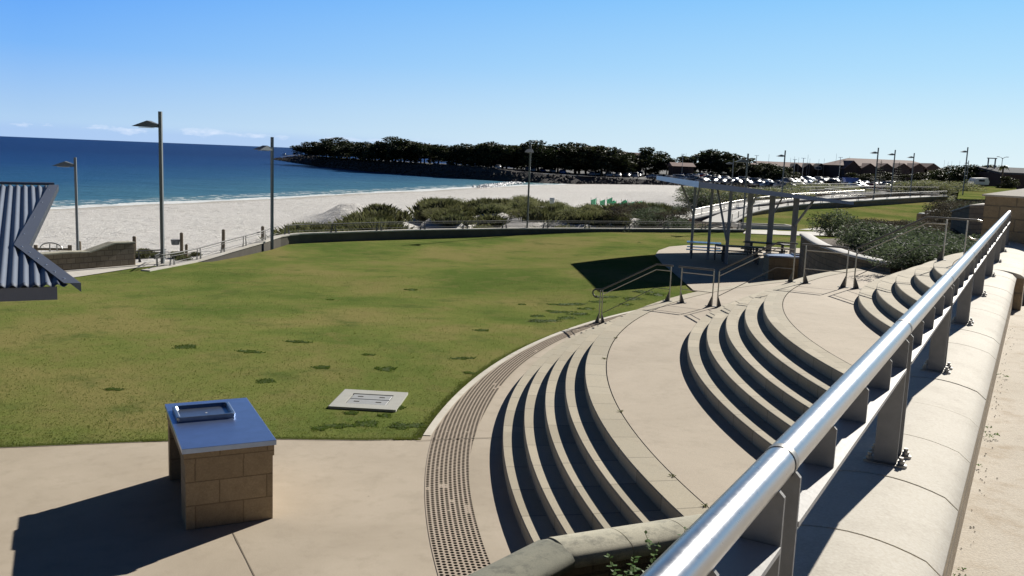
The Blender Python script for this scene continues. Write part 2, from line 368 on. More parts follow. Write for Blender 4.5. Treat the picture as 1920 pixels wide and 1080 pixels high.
mx = wn('ShaderNodeMix', data_type='RGBA'); bm_ = wn('ShaderNodeMix', data_type='RGBA'); wt.links.new(bandm.outputs[0], bm_.inputs[0]); wt.links.new(hs.outputs[2], bm_.inputs[6]); bm_.inputs[7].default_value = (2.5, 3.7, 6.2, 1); wt.links.new(crm.outputs[0], mx.inputs[0]); wt.links.new(bm_.outputs[2], mx.inputs[6]); mx.inputs[7].default_value = (4.9, 5.7, 7.0, 1)
wt.links.new(mx.outputs[2], bg.inputs['Color']); bg.inputs['Strength'].default_value = .10
sl = D.lights.new('sun', 'SUN'); sl.energy = 5.0; sl.angle = R(.5); sl.color = (1., .95, .865)
so = D.objects.new('sun', sl); COL.objects.link(so)
sd = Vector((math.sin(SUN_AZ)*math.cos(SUN_EL), math.cos(SUN_AZ)*math.cos(SUN_EL), math.sin(SUN_EL)))
so.rotation_euler = sd.to_track_quat('Z', 'Y').to_euler(); so.location = (20, 30, 40)

# ------------------------------------------------------------------ terrain functions
SHORE = [(-260, -60), (-95, 30), (-66, 80), (-53, 103), (-48.6, 115.5), (-38.4, 140), (-31, 163), (-19, 196), (-9, 225), (3, 256), (16, 285), (30, 320), (60, 400)]
SEAZ = -3.5
def shore_d(x, y):
    best = 1e9; sgn = 1
    for (ax, ay), (bx, by) in zip(SHORE, SHORE[1:]):
        dx, dy = bx-ax, by-ay; tt = max(0, min(1, ((x-ax)*dx+(y-ay)*dy)/(dx*dx+dy*dy)))
        qx, qy = ax+dx*tt, ay+dy*tt; d = math.hypot(x-qx, y-qy)
        if d < best: best = d; sgn = 1 if (dx*(y-qy)-dy*(x-qx)) < 0 else -1
    return best*sgn          # positive on land
def lawn_z(x, y):
    z = -.25*sm((y-18)/14)*(1-sm((x+2)/9))
    q = x/max(y, 1); right = sm((q-.43)/.05)
    z += sm((y-64)/45)*1.15*sm((x-8)/10)*(1-sm((y-118)/30)*(1-right))+.9*sm((y-112)/60)*right
    z += .035*nz(x, y, 3., .12)*sm((y-17)/8)
    return z
def ground_z(x, y):
    d = shore_d(x, y)
    cap = -.9 if y < 150 else -.9-.7*sm((y-150)/60)
    z = SEAZ+.042*d if d > 0 else SEAZ+.08*d
    if z > cap-.6: z = cap-.6+.6*(1-math.exp(-(z-cap+.6)/.6))
    z = max(z, -9)
    k = sm((x-14)/14)*sm((y-58)/12)*(1-sm((y-150)/50))
    z = z*(1-k)+(lawn_z(x, y)-.45)*k if k > 0 else z
    # dune ridge behind the sea wall: steep scarp towards the lawn, broken by a sandy gap
    px = 960+FPX*x/max(y, 1)
    if 540 < px < 1330 and 52 < y < 112:
        ridge = 62+3.0*nz(px*.018, 0, 7.)+(4 if 880 < px < 1000 else 0)
        hgt = 1.15+.55*nz(px*.013, 1, 2.)+.25*nz(px*.05, 2, 2.)
        gap = 1-.95*math.exp(-((px-772)/26)**2)-.45*math.exp(-((px-950)/14)**2)
        side = sm((px-545)/110)*(1-sm((px-1250)/70))
        z += hgt*max(0, gap)*side*sm((y-ridge+1.6+1.2*nz(x, y, 8., .45))/3.2)*(1-sm((y-ridge-14)/26))*(1+.45*nz(x, y, 5., .4)+.2*nz(x, y, 1., 1.1))
    if y < 62:
        near = 1-sm((y-40)/14)
        z = z*(1-near)+min(z, -.9)*near
    if 0 < d < 70 and y > 60: z += .10*nz(x, y, 2., .08)
    return z
def grid_mesh(name, xs, ys, zf, mat, attr=None, skip=None):
    vs = [(x, y, zf(x, y)) for y in ys for x in xs]; nx = len(xs)
    fs = [(j*nx+i, j*nx+i+1, (j+1)*nx+i+1, (j+1)*nx+i) for j in range(len(ys)-1) for i in range(nx-1)]
    me = D.meshes.new(name); me.from_pydata(vs, [], fs); me.materials.append(mat)
    me.polygons.foreach_set('use_smooth', [True]*len(fs))
    if attr:
        a = me.attributes.new('shore', 'FLOAT', 'POINT'); a.data.foreach_set('value', [attr(v[0], v[1]) for v in vs])
    o = D.objects.new(name, me); COL.objects.link(o); return o
def rng(a, b, s):
    n = max(1, round((b-a)/s)); return [a+(b-a)*i/n for i in range(n)]
xs = rng(-2500, -300, 550)+rng(-300, -80, 22)+rng(-80, -30, 3)+rng(-30, 60, 1.2)+rng(60, 130, 4)+rng(130, 400, 30)+rng(400, 3200, 400)+[3200]
ys = rng(-400, 10, 50)+rng(10, 46, 4)+rng(46, 112, 1.2)+rng(112, 240, 3)+rng(240, 420, 15)+rng(420, 3200, 350)+[3200]
struct(grid_mesh('sand', xs, ys, ground_z, M_SAND, attr=lambda x, y: shore_d(x, y)))
xs = rng(-40000, -2000, 9500)+rng(-2000, -300, 160)+rng(-300, 80, 8)+rng(80, 3000, 700)+[3000]
ys = rng(-6000, 0, 3000)+rng(0, 60, 15)+rng(60, 340, 5)+rng(340, 900, 35)+rng(900, 4000, 500)+rng(4000, 40000, 6000)+[40000]
struct(grid_mesh('sea', xs, ys, lambda x, y: SEAZ, M_SEA, attr=lambda x, y: -shore_d(x, y)))

def poly_sheet(name, poly, zf, mat, step=1.2, inner=True, origin=None, mi=0):
    """a polygon (plan) filled with an even mesh that follows zf"""
    P = [Vector((p[0], p[1])) for p in poly]; pts = []; edges = []
    for i in range(len(P)):
        a, b = P[i], P[(i+1) % len(P)]; n = max(1, int((b-a).length/step))
        for k in range(n): pts.append(a+(b-a)*k/n)
    nb = len(pts); edges = [(i, (i+1) % nb) for i in range(nb)]
    def inside(x, y):
        c = False
        for i in range(len(P)):
            a, b = P[i], P[(i+1) % len(P)]
            if (a.y > y) != (b.y > y) and x < (b.x-a.x)*(y-a.y)/(b.y-a.y)+a.x: c = not c
        return c
    if inner:
        x0, x1 = min(p.x for p in P), max(p.x for p in P); y0, y1 = min(p.y for p in P), max(p.y for p in P)
        y = y0+step/2; k = 0
        while y < y1:
            x = x0+step/2*(1+k % 2)
            while x < x1:
                if inside(x, y): pts.append(Vector((x+random.uniform(-.1, .1)*step, y)))
                x += step
            y += step; k += 1
    vv, ee, ff, *_ = delaunay_2d_cdt(pts, edges, [], 1, 1e-5)
    org = origin or (0, 0, 0)
    me = D.meshes.new(name)
    fl = []
    for f in ff:
        a, b, c = vv[f[0]], vv[f[1]], vv[f[2]]
        fl.append(list(f) if (b-a).cross(c-a) > 0 else list(reversed(f)))
    me.from_pydata([(p.x-org[0], p.y-org[1], zf(p.x, p.y)-org[2]) for p in vv], [], fl); me.materials.append(mat)
    me.polygons.foreach_set('use_smooth', [True]*len(fl))
    o = D.objects.new(name, me); COL.objects.link(o); o.location = org; return o

# ------------------------------------------------------------------ amphitheatre geometry
CX, CY = 20.95, 13.93
def circ(r, deg): a = R(deg); return Vector((CX+r*math.cos(a), CY+r*math.sin(a), 0))
RN = [21.01, 20.68, 20.345, 20.015, 19.685]; RM = [17.82, 17.47, 17.11, 16.755, 16.40]; RK = [14.53, 14.19, 13.83, 13.47, 13.12]
RIMC = (23.85, 11.92, 25.28)
def rim(deg):  # rim point seen from the amphitheatre centre at angle deg
    a = R(deg); dx, dy = math.cos(a), math.sin(a); ox, oy = CX-RIMC[0], CY-RIMC[1]
    b = ox*dx+oy*dy; c = ox*ox+oy*oy-RIMC[2]**2; tt = -b+math.sqrt(b*b-c); return tt
RAIL_D = Vector((.4972, .8677, 0)).normalized(); RAIL_N = Vector((RAIL_D.y, -RAIL_D.x, 0))   # right of rail
def rail_pt(y, off=0., z=0.):
    x = .61+(y-1.87)*RAIL_D.x/RAIL_D.y; return Vector((x, y, z))+RAIL_N*off
LOWW = [Vector((-1.3, 5.1, 0)), Vector((-.16, 6.57, 0)), Vector((.47, 7.36, 0)), Vector((1.6, 7.88, 0)), Vector((4.9, 9.36, 0)), rail_pt(16, -.05), rail_pt(60, 0)]
def start_deg(r):
    best = None
    for a, b in zip(LOWW, LOWW[1:]):
        d = b-a; f = Vector((a.x-CX, a.y-CY, 0)); A = d.dot(d); B = 2*f.dot(d); C_ = f.dot(f)-r*r; q = B*B-4*A*C_
        if q < 0: continue
        for s in (-1, 1):
            tt = (-B+s*math.sqrt(q))/(2*A)
            if 0 <= tt <= 1:
                p = a+d*tt; g = math.degrees(math.atan2(p.y-CY, p.x-CX)) % 360
                if 150 < g < 300: best = g if best is None else min(best, g)
    return best or 200

# plaza
front = [(-45, 8.6), (-12, 11.9), (-7.37, 12.71), (-5.4, 13.25), (-3.6, 13.6), (-2.2, 13.72)]
plaza_poly = front+[tuple(circ(rim(180), 180)[:2])]+[tuple(circ(rim(a)-.0, a)[:2]) for a in range(178, 94, -2)]+[(CX+3, CY+10), (CX+3, 2), (12, -8), (-45, -8)]
plaza = struct(poly_sheet('plaza_pavement', plaza_poly, lambda x, y: 0., M_PLAZA, 3., False))
def ring_sheet(mb, r0f, r1f, a0, a1, z, m=0, step=1.):
    n = max(2, int(abs(a1-a0)/step)); vs = []
    for i in range(n+1):
        a = a0+(a1-a0)*i/n
        for rf in (r0f, r1f): p = circ(rf(a) if callable(rf) else rf, a); vs.append((p.x-CX, p.y-CY, z))
    mb.add(vs, [(2*i, 2*i+2, 2*i+3, 2*i+1) if a1 < a0 else (2*i, 2*i+1, 2*i+3, 2*i+2) for i in range(n)], m)
mb = MB(); ring_sheet(mb, rim, lambda a: rim(a)-.13, 100, 179.6, .010)
for i in range(5): pass
o = struct(mb.build('kerb_strip', M_COPE, loc=(CX, CY, 0)))
mb = MB(); ring_sheet(mb, lambda a: min(rim(a)-.15, 22.13), lambda a: 21.38+.14*sm((a-172)/14), 100, 200, .006, step=.5)
struct(mb.build('tactile_paving', M_TACT, loc=(CX, CY, 0)))
# thin joints in the slab
mb = MB()
def strip(mb, a, b, wd, z, m=0):
    a = Vector(a); b = Vector(b); t = (b-a).normalized(); nrm = Vector((t.y, -t.x, 0))*wd/2; n = max(1, int((b-a).length/.25))
    prev = None
    for i in range(n+1):
        p = a+(b-a)*i/n; wj = 1+.6*nz(p.x*9, p.y*9); q = [(p+nrm*wj), (p-nrm*wj)]
        if prev: mb.add([(prev[0].x, prev[0].y, z), (prev[1].x, prev[1].y, z), (q[1].x, q[1].y, z), (q[0].x, q[0].y, z)], [(0, 3, 2, 1)] , m)
        prev = q
strip(mb, at(436, 998), at(492, 1110), .014, .004); strip(mb, at(782, 827), circ(21.03, 179.4), .02, .011)
strip(mb, circ(22.0, 163), circ(21.03, 163), .012, .011)
for f0, f1 in zip(front[1:], front[2:]+[tuple(circ(rim(180), 180)[:2])]): strip(mb, (*f0, 0), (*f1, 0), .03, .004)
struct(mb.build('paving_joints', M_JOINT))

# ------------------------------------------------------------------ stepped seating (one thing; every step a part)
amph = thing('stepped_seating', 'curved pale sandstone amphitheatre steps in three flights with two wide landings', 'steps', (CX, CY, 0))
def ring_step(name, ro, ri, z0, z1, mat, end=92):
    sa, si = start_deg(ro), start_deg(ri); n = 110; c = .012; mb = MB(); vs = []
    for i in range(n+1):
        u = i/n; ao = sa+(end-sa)*u; ai = si+(end-si)*u
        for r, z, a in ((ro, z0, ao), (ro, z1-c, ao), (ro-c, z1, ao), (ri, z1, ai)):
            p = circ(r, a); vs.append((p.x-CX, p.y-CY, z))
    fs = [(4*i+k, 4*i+k+1, 4*i+5+k, 4*i+4+k) for i in range(n) for k in range(3)]
    mb.add(vs, fs); return mb.build(name, mat, amph)
z = 0.
for grp, nxt in ((RN, RM[0]), (RM, RK[0]), (RK, None)):
    for i, r in enumerate(grp):
        z += .17
        ri = grp[i+1]-.02 if i < 4 else (nxt-.02 if nxt else 6.)
        if i < 4: ring_step('step', r, ri, z-.21, z, M_STEP)
        else:
            ring_step('step', r, r-.37, z-.21, z, M_STEP)
            mbz = ring_step('landing', r-.376, ri, z-.06, z-.003, M_PLAZA)
# expansion joint weeds sit in the curved gap: small tufts
def tuft(mb, p, r, h, n, m=0, wd=.012):
    for _ in range(n):
        a = random.uniform(0, 2*PI); q = random.uniform(0, r*.4); b = Vector(p)+Vector((math.cos(a)*q, math.sin(a)*q, 0))
        lean = Vector((math.cos(a), math.sin(a), 0))*r*random.uniform(.4, 1.); hh = h*random.uniform(.5, 1.)
        sd_ = Vector((-math.sin(a), math.cos(a), 0))*wd*random.uniform(.6, 1.3)
        mb.add([b-sd_, b+sd_, b+lean*.5+Vector((0, 0, hh*.8))+sd_*.7, b+lean+Vector((0, 0, hh)), b+lean*.5+Vector((0, 0, hh*.8))-sd_*.7], [(0, 1, 2, 3, 4)], m)
for (px, py) in ((1155, 634), (1133, 673), (1164, 772), (1261, 893), (1322, 949)):
    mb = MB(); P = at(px, py, .85); tuft(mb, (0, 0, 0), .05, .025, 16, wd=.006)
    tag(mb.build('weed', M_DUNE, loc=P), 'small dry weed growing from the curved joint of the lower landing', 'weed', 'weeds in the joint of the lower landing')

# ------------------------------------------------------------------ lawns
cut = [tuple(circ(rim(180), 180)[:2])]+[tuple(circ(rim(a), a)[:2]) for a in range(178, 100, -2)]
def xy(p): return (p.x, p.y)
WB = [at(357, 492, -.25), at(400, 490, -.25), at(455, 480, -.25), at(510, 468, -.25), at(540, 458.5, -.25), at(635, 450, -.2), at(771, 444, -.15), at(906, 438.5, -.08), at(988, 435.3, -.05), at(1190, 434.5, 0), at(1393, 435.5, 0)]
garden = [at(1510, 437, 2.), at(1540, 455, 2.), at(1575, 467, 2.), at(1600, 475, 2.), at(1640, 484, 2.), at(1680, 492, 2.)]
lawn_poly = [(-45, 8.6), (-12, 11.9)]+front[2:]+cut+[(24, 36), (23, 60)]+[xy(at(1500, 441, 0)), xy(at(1400, 439, 0))]+[xy(p) for p in reversed(WB)]+[xy(at(265, 500, -.25)), xy(at(150, 518, -.25)), xy(at(0, 540, -.25)), (-45, 30)]
lawn = struct(poly_sheet('lawn', lawn_poly, lambda x, y: lawn_z(x, y)-.012, M_LAWN, .9))
path_poly = [xy(at(1393, 438.5, 0)), xy(at(1500, 442, 0)), (26, 64), (34, 68), (30, 76), xy(at(1470, 431, .05)), xy(at(1400, 430, .05))]
struct(poly_sheet('path', path_poly, lambda x, y: lawn_z(x, y)+.03, M_PATH, 1.5))
A_TOP = [(1372, 416, .12), (1392, 405, .35), (1413, 397, .6), (1457, 389, .85), (1511, 382.5, 1.1), (1560, 379.3, 1.25), (1611, 376.5, 1.4), (1674, 372.5, 1.6), (1736, 369.0, 1.75), (1775, 367.5, 1.85)]
A3 = [at(*p) for p in A_TOP]
lawn2 = [xy(at(1396, 430, .05)), xy(at(1500, 433, .05)), (34, 70), (48, 66), (62, 80), (80, 108)]+[xy(p) for p in reversed(A3[1:])]
struct(poly_sheet('far_lawn', lawn2, lambda x, y: max(lawn_z(x, y), .0)+.02, M_LAWN, 1.5))
L3 = [xy(at(1795, 372, 2.0)), xy(at(1800, 352, 2.1)), xy(at(1900, 349, 2.3)), xy(at(1930, 372, 2.2))]
struct(poly_sheet('upper_lawn', L3, lambda x, y: 1.9+.0035*(y-80), M_LAWN, 4.))
left_path = [xy(at(0, 541, -.25)), xy(at(150, 519, -.25)), xy(at(265, 501, -.25)), xy(at(357, 493, -.25)), xy(at(357, 489, -.25)), xy(at(300, 490.5, -.25)), xy(at(255, 494, -.25)), xy(at(130, 506, -.25)), xy(at(0, 524, -.25))]
struct(poly_sheet('footpath', left_path, lambda x, y: -.235, M_PATH, 2., False))
# short blades that break the lawn's edge and catch light up close
mb = MB(); cnt = 0
def in_rim(x, y): return math.hypot(x-RIMC[0], y-RIMC[1]) < RIMC[2]
def front_y(x):
    for (ax, ay), (bx, by) in zip(front, front[1:]+[(-1.34, 13.86)]):
        if ax <= x <= bx: return ay+(by-ay)*(x-ax)/(bx-ax)
    return None
random.seed(3)
for _ in range(120000):
    if random.random() < .25:
        x = random.uniform(-8.5, -1.35); y = front_y(x)+abs(random.gauss(0, .06))
    elif random.random() < .2:
        a = random.uniform(146, 180); p = circ(rim(a)+abs(random.gauss(0, .07)), a); x, y = p.x, p.y
    else:
        y = 12.8+22*random.random()**2.1; x = random.uniform(-.60*y-1, .13*y+1.5)
        fy = front_y(x)
        if (fy and y < fy+.01) or in_rim(x, y) or (-3.2 < x < -1.8 and 15.35 < y < 16.7): continue
    z0 = lawn_z(x, y)-.012; h = random.uniform(.010, .026)*(1.5 if nz(x, y, 9., 1.6) > .3 else 1); a = random.uniform(0, 2*PI); wd = random.uniform(.004, .009)
    lx, ly = random.uniform(-.02, .02), random.uniform(-.02, .02)
    mb.add([(x-math.cos(a)*wd, y-math.sin(a)*wd, z0), (x+math.cos(a)*wd, y+math.sin(a)*wd, z0), (x+lx, y+ly, z0+h)], [(0, 1, 2)])
M_BLADE = mat_leaf('grass_blades', (.165, .21, .055), (.25, .265, .08), .7, trans=.4)
tag(mb.build('grass', M_BLADE), 'short green grass blades along the near edge of the lawn', 'grass', kind='stuff')
# darker weed patches on the lawn
def patch_mesh(name, seed):
    random.seed(seed); mb = MB(); n = 26
    def rad(a): return .17*(1+.95*noise.noise(Vector((math.cos(a)*1.3, math.sin(a)*1.3, seed*3.1))))+.015*math.sin(a*11+seed)
    vs = [(0, 0, .010)]+[(math.cos(2*PI*k/n)*rad(2*PI*k/n)*f, math.sin(2*PI*k/n)*rad(2*PI*k/n)*f, h) for f, h in ((.6, .008), (1., -.004)) for k in range(n)]
    mb.add(vs, [(0, 1+k, 1+(k+1) % n) for k in range(n)]+[(1+k, 1+n+k, 1+n+(k+1) % n, 1+(k+1) % n) for k in range(n)])
    for _ in range(260):
        a = random.uniform(0, 2*PI); q = rad(a)*1.02*math.sqrt(random.random()); x, y = math.cos(a)*q, math.sin(a)*q
        h = random.uniform(.012, .032); b = random.uniform(0, 2*PI); wd = random.uniform(.006, .013)
        mb.add([(x-math.cos(b)*wd, y-math.sin(b)*wd, 0), (x+math.cos(b)*wd, y+math.sin(b)*wd, 0), (x+random.uniform(-.03, .03), y+random.uniform(-.03, .03), h)], [(0, 1, 2)])
    me = D.meshes.new(name); me.from_pydata(mb.v, [], mb.f); me.materials.append(M_CLOVER); return me
M_CLOVER = mat_leaf('clover_leaves', (.10, .15, .035), (.15, .205, .055), .7, trans=.5)
PM = [patch_mesh('weed_patch', s) for s in range(5)]
random.seed(11)
spots = [(605, 690), (722, 692), (500, 715), (212, 731), (870, 672), (660, 776), (720, 780), (690, 795), (760, 800), (640, 800), (600, 805), (740, 765), (1010, 585), (1035, 575), (1060, 578), (1090, 583), (1100, 572), (1065, 590), (1020, 596), (1150, 552), (1125, 560), (1175, 566), (1190, 556), (1210, 545), (1085, 563), (1040, 562), (1230, 550), (350, 650), (690, 665), (560, 640), (620, 550), (770, 530), (980, 560), (880, 700), (470, 660), (905, 615)]
for i, (px, py) in enumerate(spots):
    P = at(px, py, -.02); P.z = lawn_z(P.x, P.y)-.012; o = D.objects.new('weed_patch', PM[i % 5]); COL.objects.link(o); o.location = P
    s = random.uniform(.5, 1.15)*(1.6 if px > 1000 else 1.); o.scale = (s*1.5, s, 1.); o.rotation_euler = (0, 0, random.uniform(-.4, .4))
    tag(o, 'dark green weed patch growing in the mown lawn', 'weed', 'dark weed patches in the lawn')

# ------------------------------------------------------------------ utility cover in the lawn
sc_ = [at(615, 764), at(650, 732), at(767, 740), at(738, 771)]; cxy = sum(sc_, Vector())/4
uc = thing('utility_cover', 'square concrete slab with two grey metal lids set in the lawn', 'access cover', (cxy.x, cxy.y, 0), math.atan2((sc_[3]-sc_[0]).y, (sc_[3]-sc_[0]).x))
M_SLAB = mat_simple('grey_slab', (.42, .42, .38), .9, var=.15, scale=6, bstr=.4)
M_LID = mat_simple('grey_lid', (.36, .37, .37), .7, .2, var=.15, scale=9, bstr=.3)
mb = MB(); a, b = .60, .60
for c, d in (((0, -.47, .005), (1.2, .26, .05)), ((0, .47, .005), (1.2, .26, .05)), ((-.49, 0, .005), (.22, .68, .05)), ((.49, 0, .005), (.22, .68, .05))): mb.box(c, d)
mb.build('slab', M_SLAB, uc)
for s in (-1, 1):
    mb = MB(); mb.box((0, s*.165, .012), (.72, .30, .02), bev=.006)
    for q in (-.2, .2): mb.box((q, s*.165, .0245), (.10, .035, .005), m=1)
    mb.build('lid', [M_LID, M_DARKGAP], uc)
mb = MB(); mb.box((0, 0, -.02), (.76, .68, .04)); mb.build('frame', M_DARKGAP, uc)

# ------------------------------------------------------------------ barbecue
M_BTOP = mat_simple('sky_tinted_steel_top', (.33, .43, .66), .34, .9, var=.22, scale=5, bstr=.04)  # plain steel; the sky's reflection is put into the blue base colour
def barbecue(loc, rz, label, L=2.0, W=1.06, front_opening=True, H=1.0):
    g = thing('barbecue', label, 'barbecue', loc, rz)      # local x = width, y = length
    mb = MB(); w2, l2 = W/2-.018, L/2-.02
    t_ = .19; zt = H-.035
    # block body: near end wall, right side wall, upper course all round, rear posts; left side open
    mb.box((0, -l2+.24, zt/2-.08), (2*w2-.02, .48, zt-.16)); mb.box((w2-t_/2, .24, zt/2-.08), (t_, 2*l2-.48, zt-.16)); mb.box((-w2+.09, l2-.1, zt/2-.08), (.17, .2, zt-.16)); mb.box((0, l2-.06, zt/2-.08), (2*w2-.36, .12, zt-.16))
    mb.build('block_body', M_BBQ, g)
    mb = MB(); mb.box((0, 0, zt-.08), (2*w2+.012, 2*l2+.012, .16)); mb.build('top_course', M_BBQ, g)
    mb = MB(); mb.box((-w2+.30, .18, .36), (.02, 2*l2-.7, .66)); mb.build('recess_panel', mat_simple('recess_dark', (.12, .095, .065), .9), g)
    mb = MB(); mb.box((0, 0, H-.004), (W+.02, L+.02, .012), bev=.003)
    for s in (-1, 1):
        mb.box((0, s*(L/2+.004), H-.035), (W+.02, .006, .05)); mb.box((s*(W/2+.004), 0, H-.035), (.006, L+.0, .05))
    mb.build('steel_top', M_BTOP, g)
    mb = MB(); mb.box((.02, -L/2-.003, H-.035), (.22, .006, .03)); mb.build('badge', mat_simple('badge', (.16, .15, .13), .5, .4), g)
    # raised hot plate tray: rim with a sunken plate
    hp = MB(); cx0, cy0, hw, hl, rr = -.12, .38, .36, .30, .05
    def loop(hw, hl, r, z, n=5):
        out = []
        for sx, sy, a0 in ((1, -1, -90), (1, 1, 0), (-1, 1, 90), (-1, -1, 180)):
            for k in range(n+1):
                a = R(a0+90*k/n); out.append((cx0+sx*(hw-r)+r*math.cos(a), cy0+sy*(hl-r)+r*math.sin(a), z))
        return out
    loops = [loop(hw, hl, .04, H+.0), loop(hw, hl, .04, H+.055), loop(hw-.01, hl-.01, .04, H+.062), loop(hw-.035, hl-.035, .05, H+.062), loop(hw-.06, hl-.06, .05, H+.02)]
    n = len(loops[0]); vs = [p for l in loops for p in l]
    hp.add(vs, [(i*n+k, i*n+(k+1) % n, (i+1)*n+(k+1) % n, (i+1)*n+k) for i in range(4) for k in range(n)], 0, False)
    hp.add(loops[-1], [tuple(range(n))])
    h = hp.build('hotplate', mat_simple('hotplate_steel', (.30, .36, .46), .35, .9, var=.2, scale=12), g)
    dr = MB(); dr.cyl((cx0+.03, cy0-.03, H+.0205), .012, .003); dr.build('drain', M_WHITE, h)
    return g
barbecue((-3.70, 11.22, 0), math.atan2(.443, .896), 'free-standing block barbecue with sky-tinted steel top on the near plaza')
b2 = (at(1430, 528, 0), at(1535, 520, 0))
BB = at(1483, 527, 0)
barbecue((BB.x+.1, BB.y+.55, 0), R(-93), 'block barbecue with steel top behind the stair rails by the picnic shelter', H=.98)

# ------------------------------------------------------------------ main parapet wall with coping (right foreground)
pw = thing('parapet_wall', 'long parapet wall with pale rounded stone coping carrying the big pipe railing', 'wall')
def cope_prof(w0, w1, crown=.055, side=.07):
    pr = []
    n = 12
    for i in range(n+1):
        u = -1+2*i/n; x = (w0+w1)/2+(w1-w0)/2*u
        pr.append((x, -crown*u*u if abs(u) < .92 else -crown*u*u-(abs(u)-.92)*.25))
    return [(w1, -crown-.02-side)]+[(w0, -crown-.02-side)]+pr
mb = MB(); y = -4.3; k = 0
while y < 10.2:
    y2 = y+.535; pr = cope_prof(-.27, .27)
    pr = cope_prof(-.27, .27, .055, .02); dz = random.uniform(-.0015, .0015)
    mb.sweep([rail_pt(y+.004, 0, 3.402+dz), rail_pt(y2-.004, 0, 3.402+dz)], pr, smooth=True); y = y2; k += 1
yw = y
while y < 15.1:
    y2 = y+.62; mb.sweep([rail_pt(y+.004, 0, 3.402), rail_pt(y2-.004, 0, 3.402)], cope_prof(-.27, .36), smooth=True); y = y2
mb.build('coping', M_COPE, pw)
mb = MB(); mb.sweep([rail_pt(-4.3, 0, 0), rail_pt(15.1, 0, 0)], [(-.23, -.2), (.262, -.2), (.262, 3.32), (-.23, 3.32)]); mb.sweep([rail_pt(yw, 0, 0), rail_pt(15.1, 0, 0)], [(.265, 2.4), (.35, 2.4), (.35, 3.32), (.265, 3.32)])
mb.build('wall_body', M_LIME, pw)
# terrace the viewer stands on
TZ = 2.98
tp = [xy(rail_pt(-6, .2)), (12, -6), (26, 10), xy(rail_pt(34, 8)), xy(rail_pt(yw+.2, .2))]
struct(poly_sheet('terrace', tp, lambda x, y: TZ-.30*sm((y-9.5)/5)-.02*0, M_TERR, .8))
mb = MB(); rd0 = random.Random(6)
for k in range(170):
    y = rd0.uniform(.9, 9.5); P = rail_pt(y, .275+abs(rd0.gauss(0, .035)), TZ+.003); s_ = rd0.uniform(.0015, .006)
    mb.add([P+Vector((s_*math.cos(q)*rd0.uniform(.6, 1.2), s_*math.sin(q), 0)) for q in (0, 1.3, 2.5, 3.8, 5.)]+[P+Vector((0, 0, s_*.7))], [(0, 1, 5), (1, 2, 5), (2, 3, 5), (3, 4, 5), (4, 0, 5)])
tag(mb.build('grit', M_DARKGAP), 'dark grit and crumbs gathered along the foot of the parapet wall', 'grit', kind='stuff')
# pier at the far end
pr_ = rail_pt(15.75, .12)
pier = thing('stone_pier', 'square stone pier with pale pyramid cap at the end of the pipe railing', 'pier', (pr_.x+.28, pr_.y, 0), math.atan2(RAIL_D.y, RAIL_D.x)-R(20))
mb = MB(); mb.box((0, 0, 2.07), (1.2, 1.2, 4.14)); mb.build('shaft', M_LIME, pier)
mb = MB(); s = .64; mb.add([(-s, -s, 4.14), (s, -s, 4.14), (s, s, 4.14), (-s, s, 4.14), (-s, -s, 4.17), (s, -s, 4.17), (s, s, 4.17), (-s, s, 4.17), (0, 0, 4.34)],
    [(3, 2, 1, 0), (0, 1, 5, 4), (1, 2, 6, 5), (2, 3, 7, 6), (3, 0, 4, 7), (4, 5, 8), (5, 6, 8), (6, 7, 8), (7, 4, 8)]); mb.build('cap', M_COPE, pier)

# ------------------------------------------------------------------ big pipe railing
pr = thing('pipe_railing', 'galvanised pipe handrail on twin plate posts bolted to the coping', 'railing')
ZR = 3.905; RP = .034
def sleeve_mb(y):
    mb = MB(); mb.tube([rail_pt(y-.010, 0, ZR), rail_pt(y+.010, 0, ZR)], RP+.0015, 28, cap=False); return mb
posts = [-1.35, .0+.12, 1.87-.13, 3.38, 5.03, 6.68, 8.33, 9.98, 11.63, 13.28, 14.6]
mb = MB(); mb.tube([rail_pt(-3, 0, ZR), rail_pt(14.95, 0, ZR)], RP, 32); 
mb.build('top_pipe', M_PIPE, pr)
rng_ = random.Random(5)
def xbox(mb, y, off, z, ly, lx, lz, m=0):
    c = rail_pt(y, off, z); mb.box(c, (ly, lx, lz), math.atan2(RAIL_D.y, RAIL_D.x), m)
def plate(mb, y, z0, z1, hw=.038, t_=.010, ch=.02, m=0):
    """flat plate across the rail line with chamfered top corners"""
    prof = [(-hw, z0), (hw, z0), (hw, z1-ch), (hw-ch, z1), (-hw+ch, z1), (-hw, z1-ch)]
    a = [rail_pt(y-t_/2, u, w) for u, w in prof]; b = [rail_pt(y+t_/2, u, w) for u, w in prof]; n = len(prof)
    mb.add(a+b, [tuple(range(n)), tuple(range(2*n-1, n-1, -1))]+[(i, n+i, n+(i+1) % n, (i+1) % n) for i in range(n)], m)
BZ = 3.772
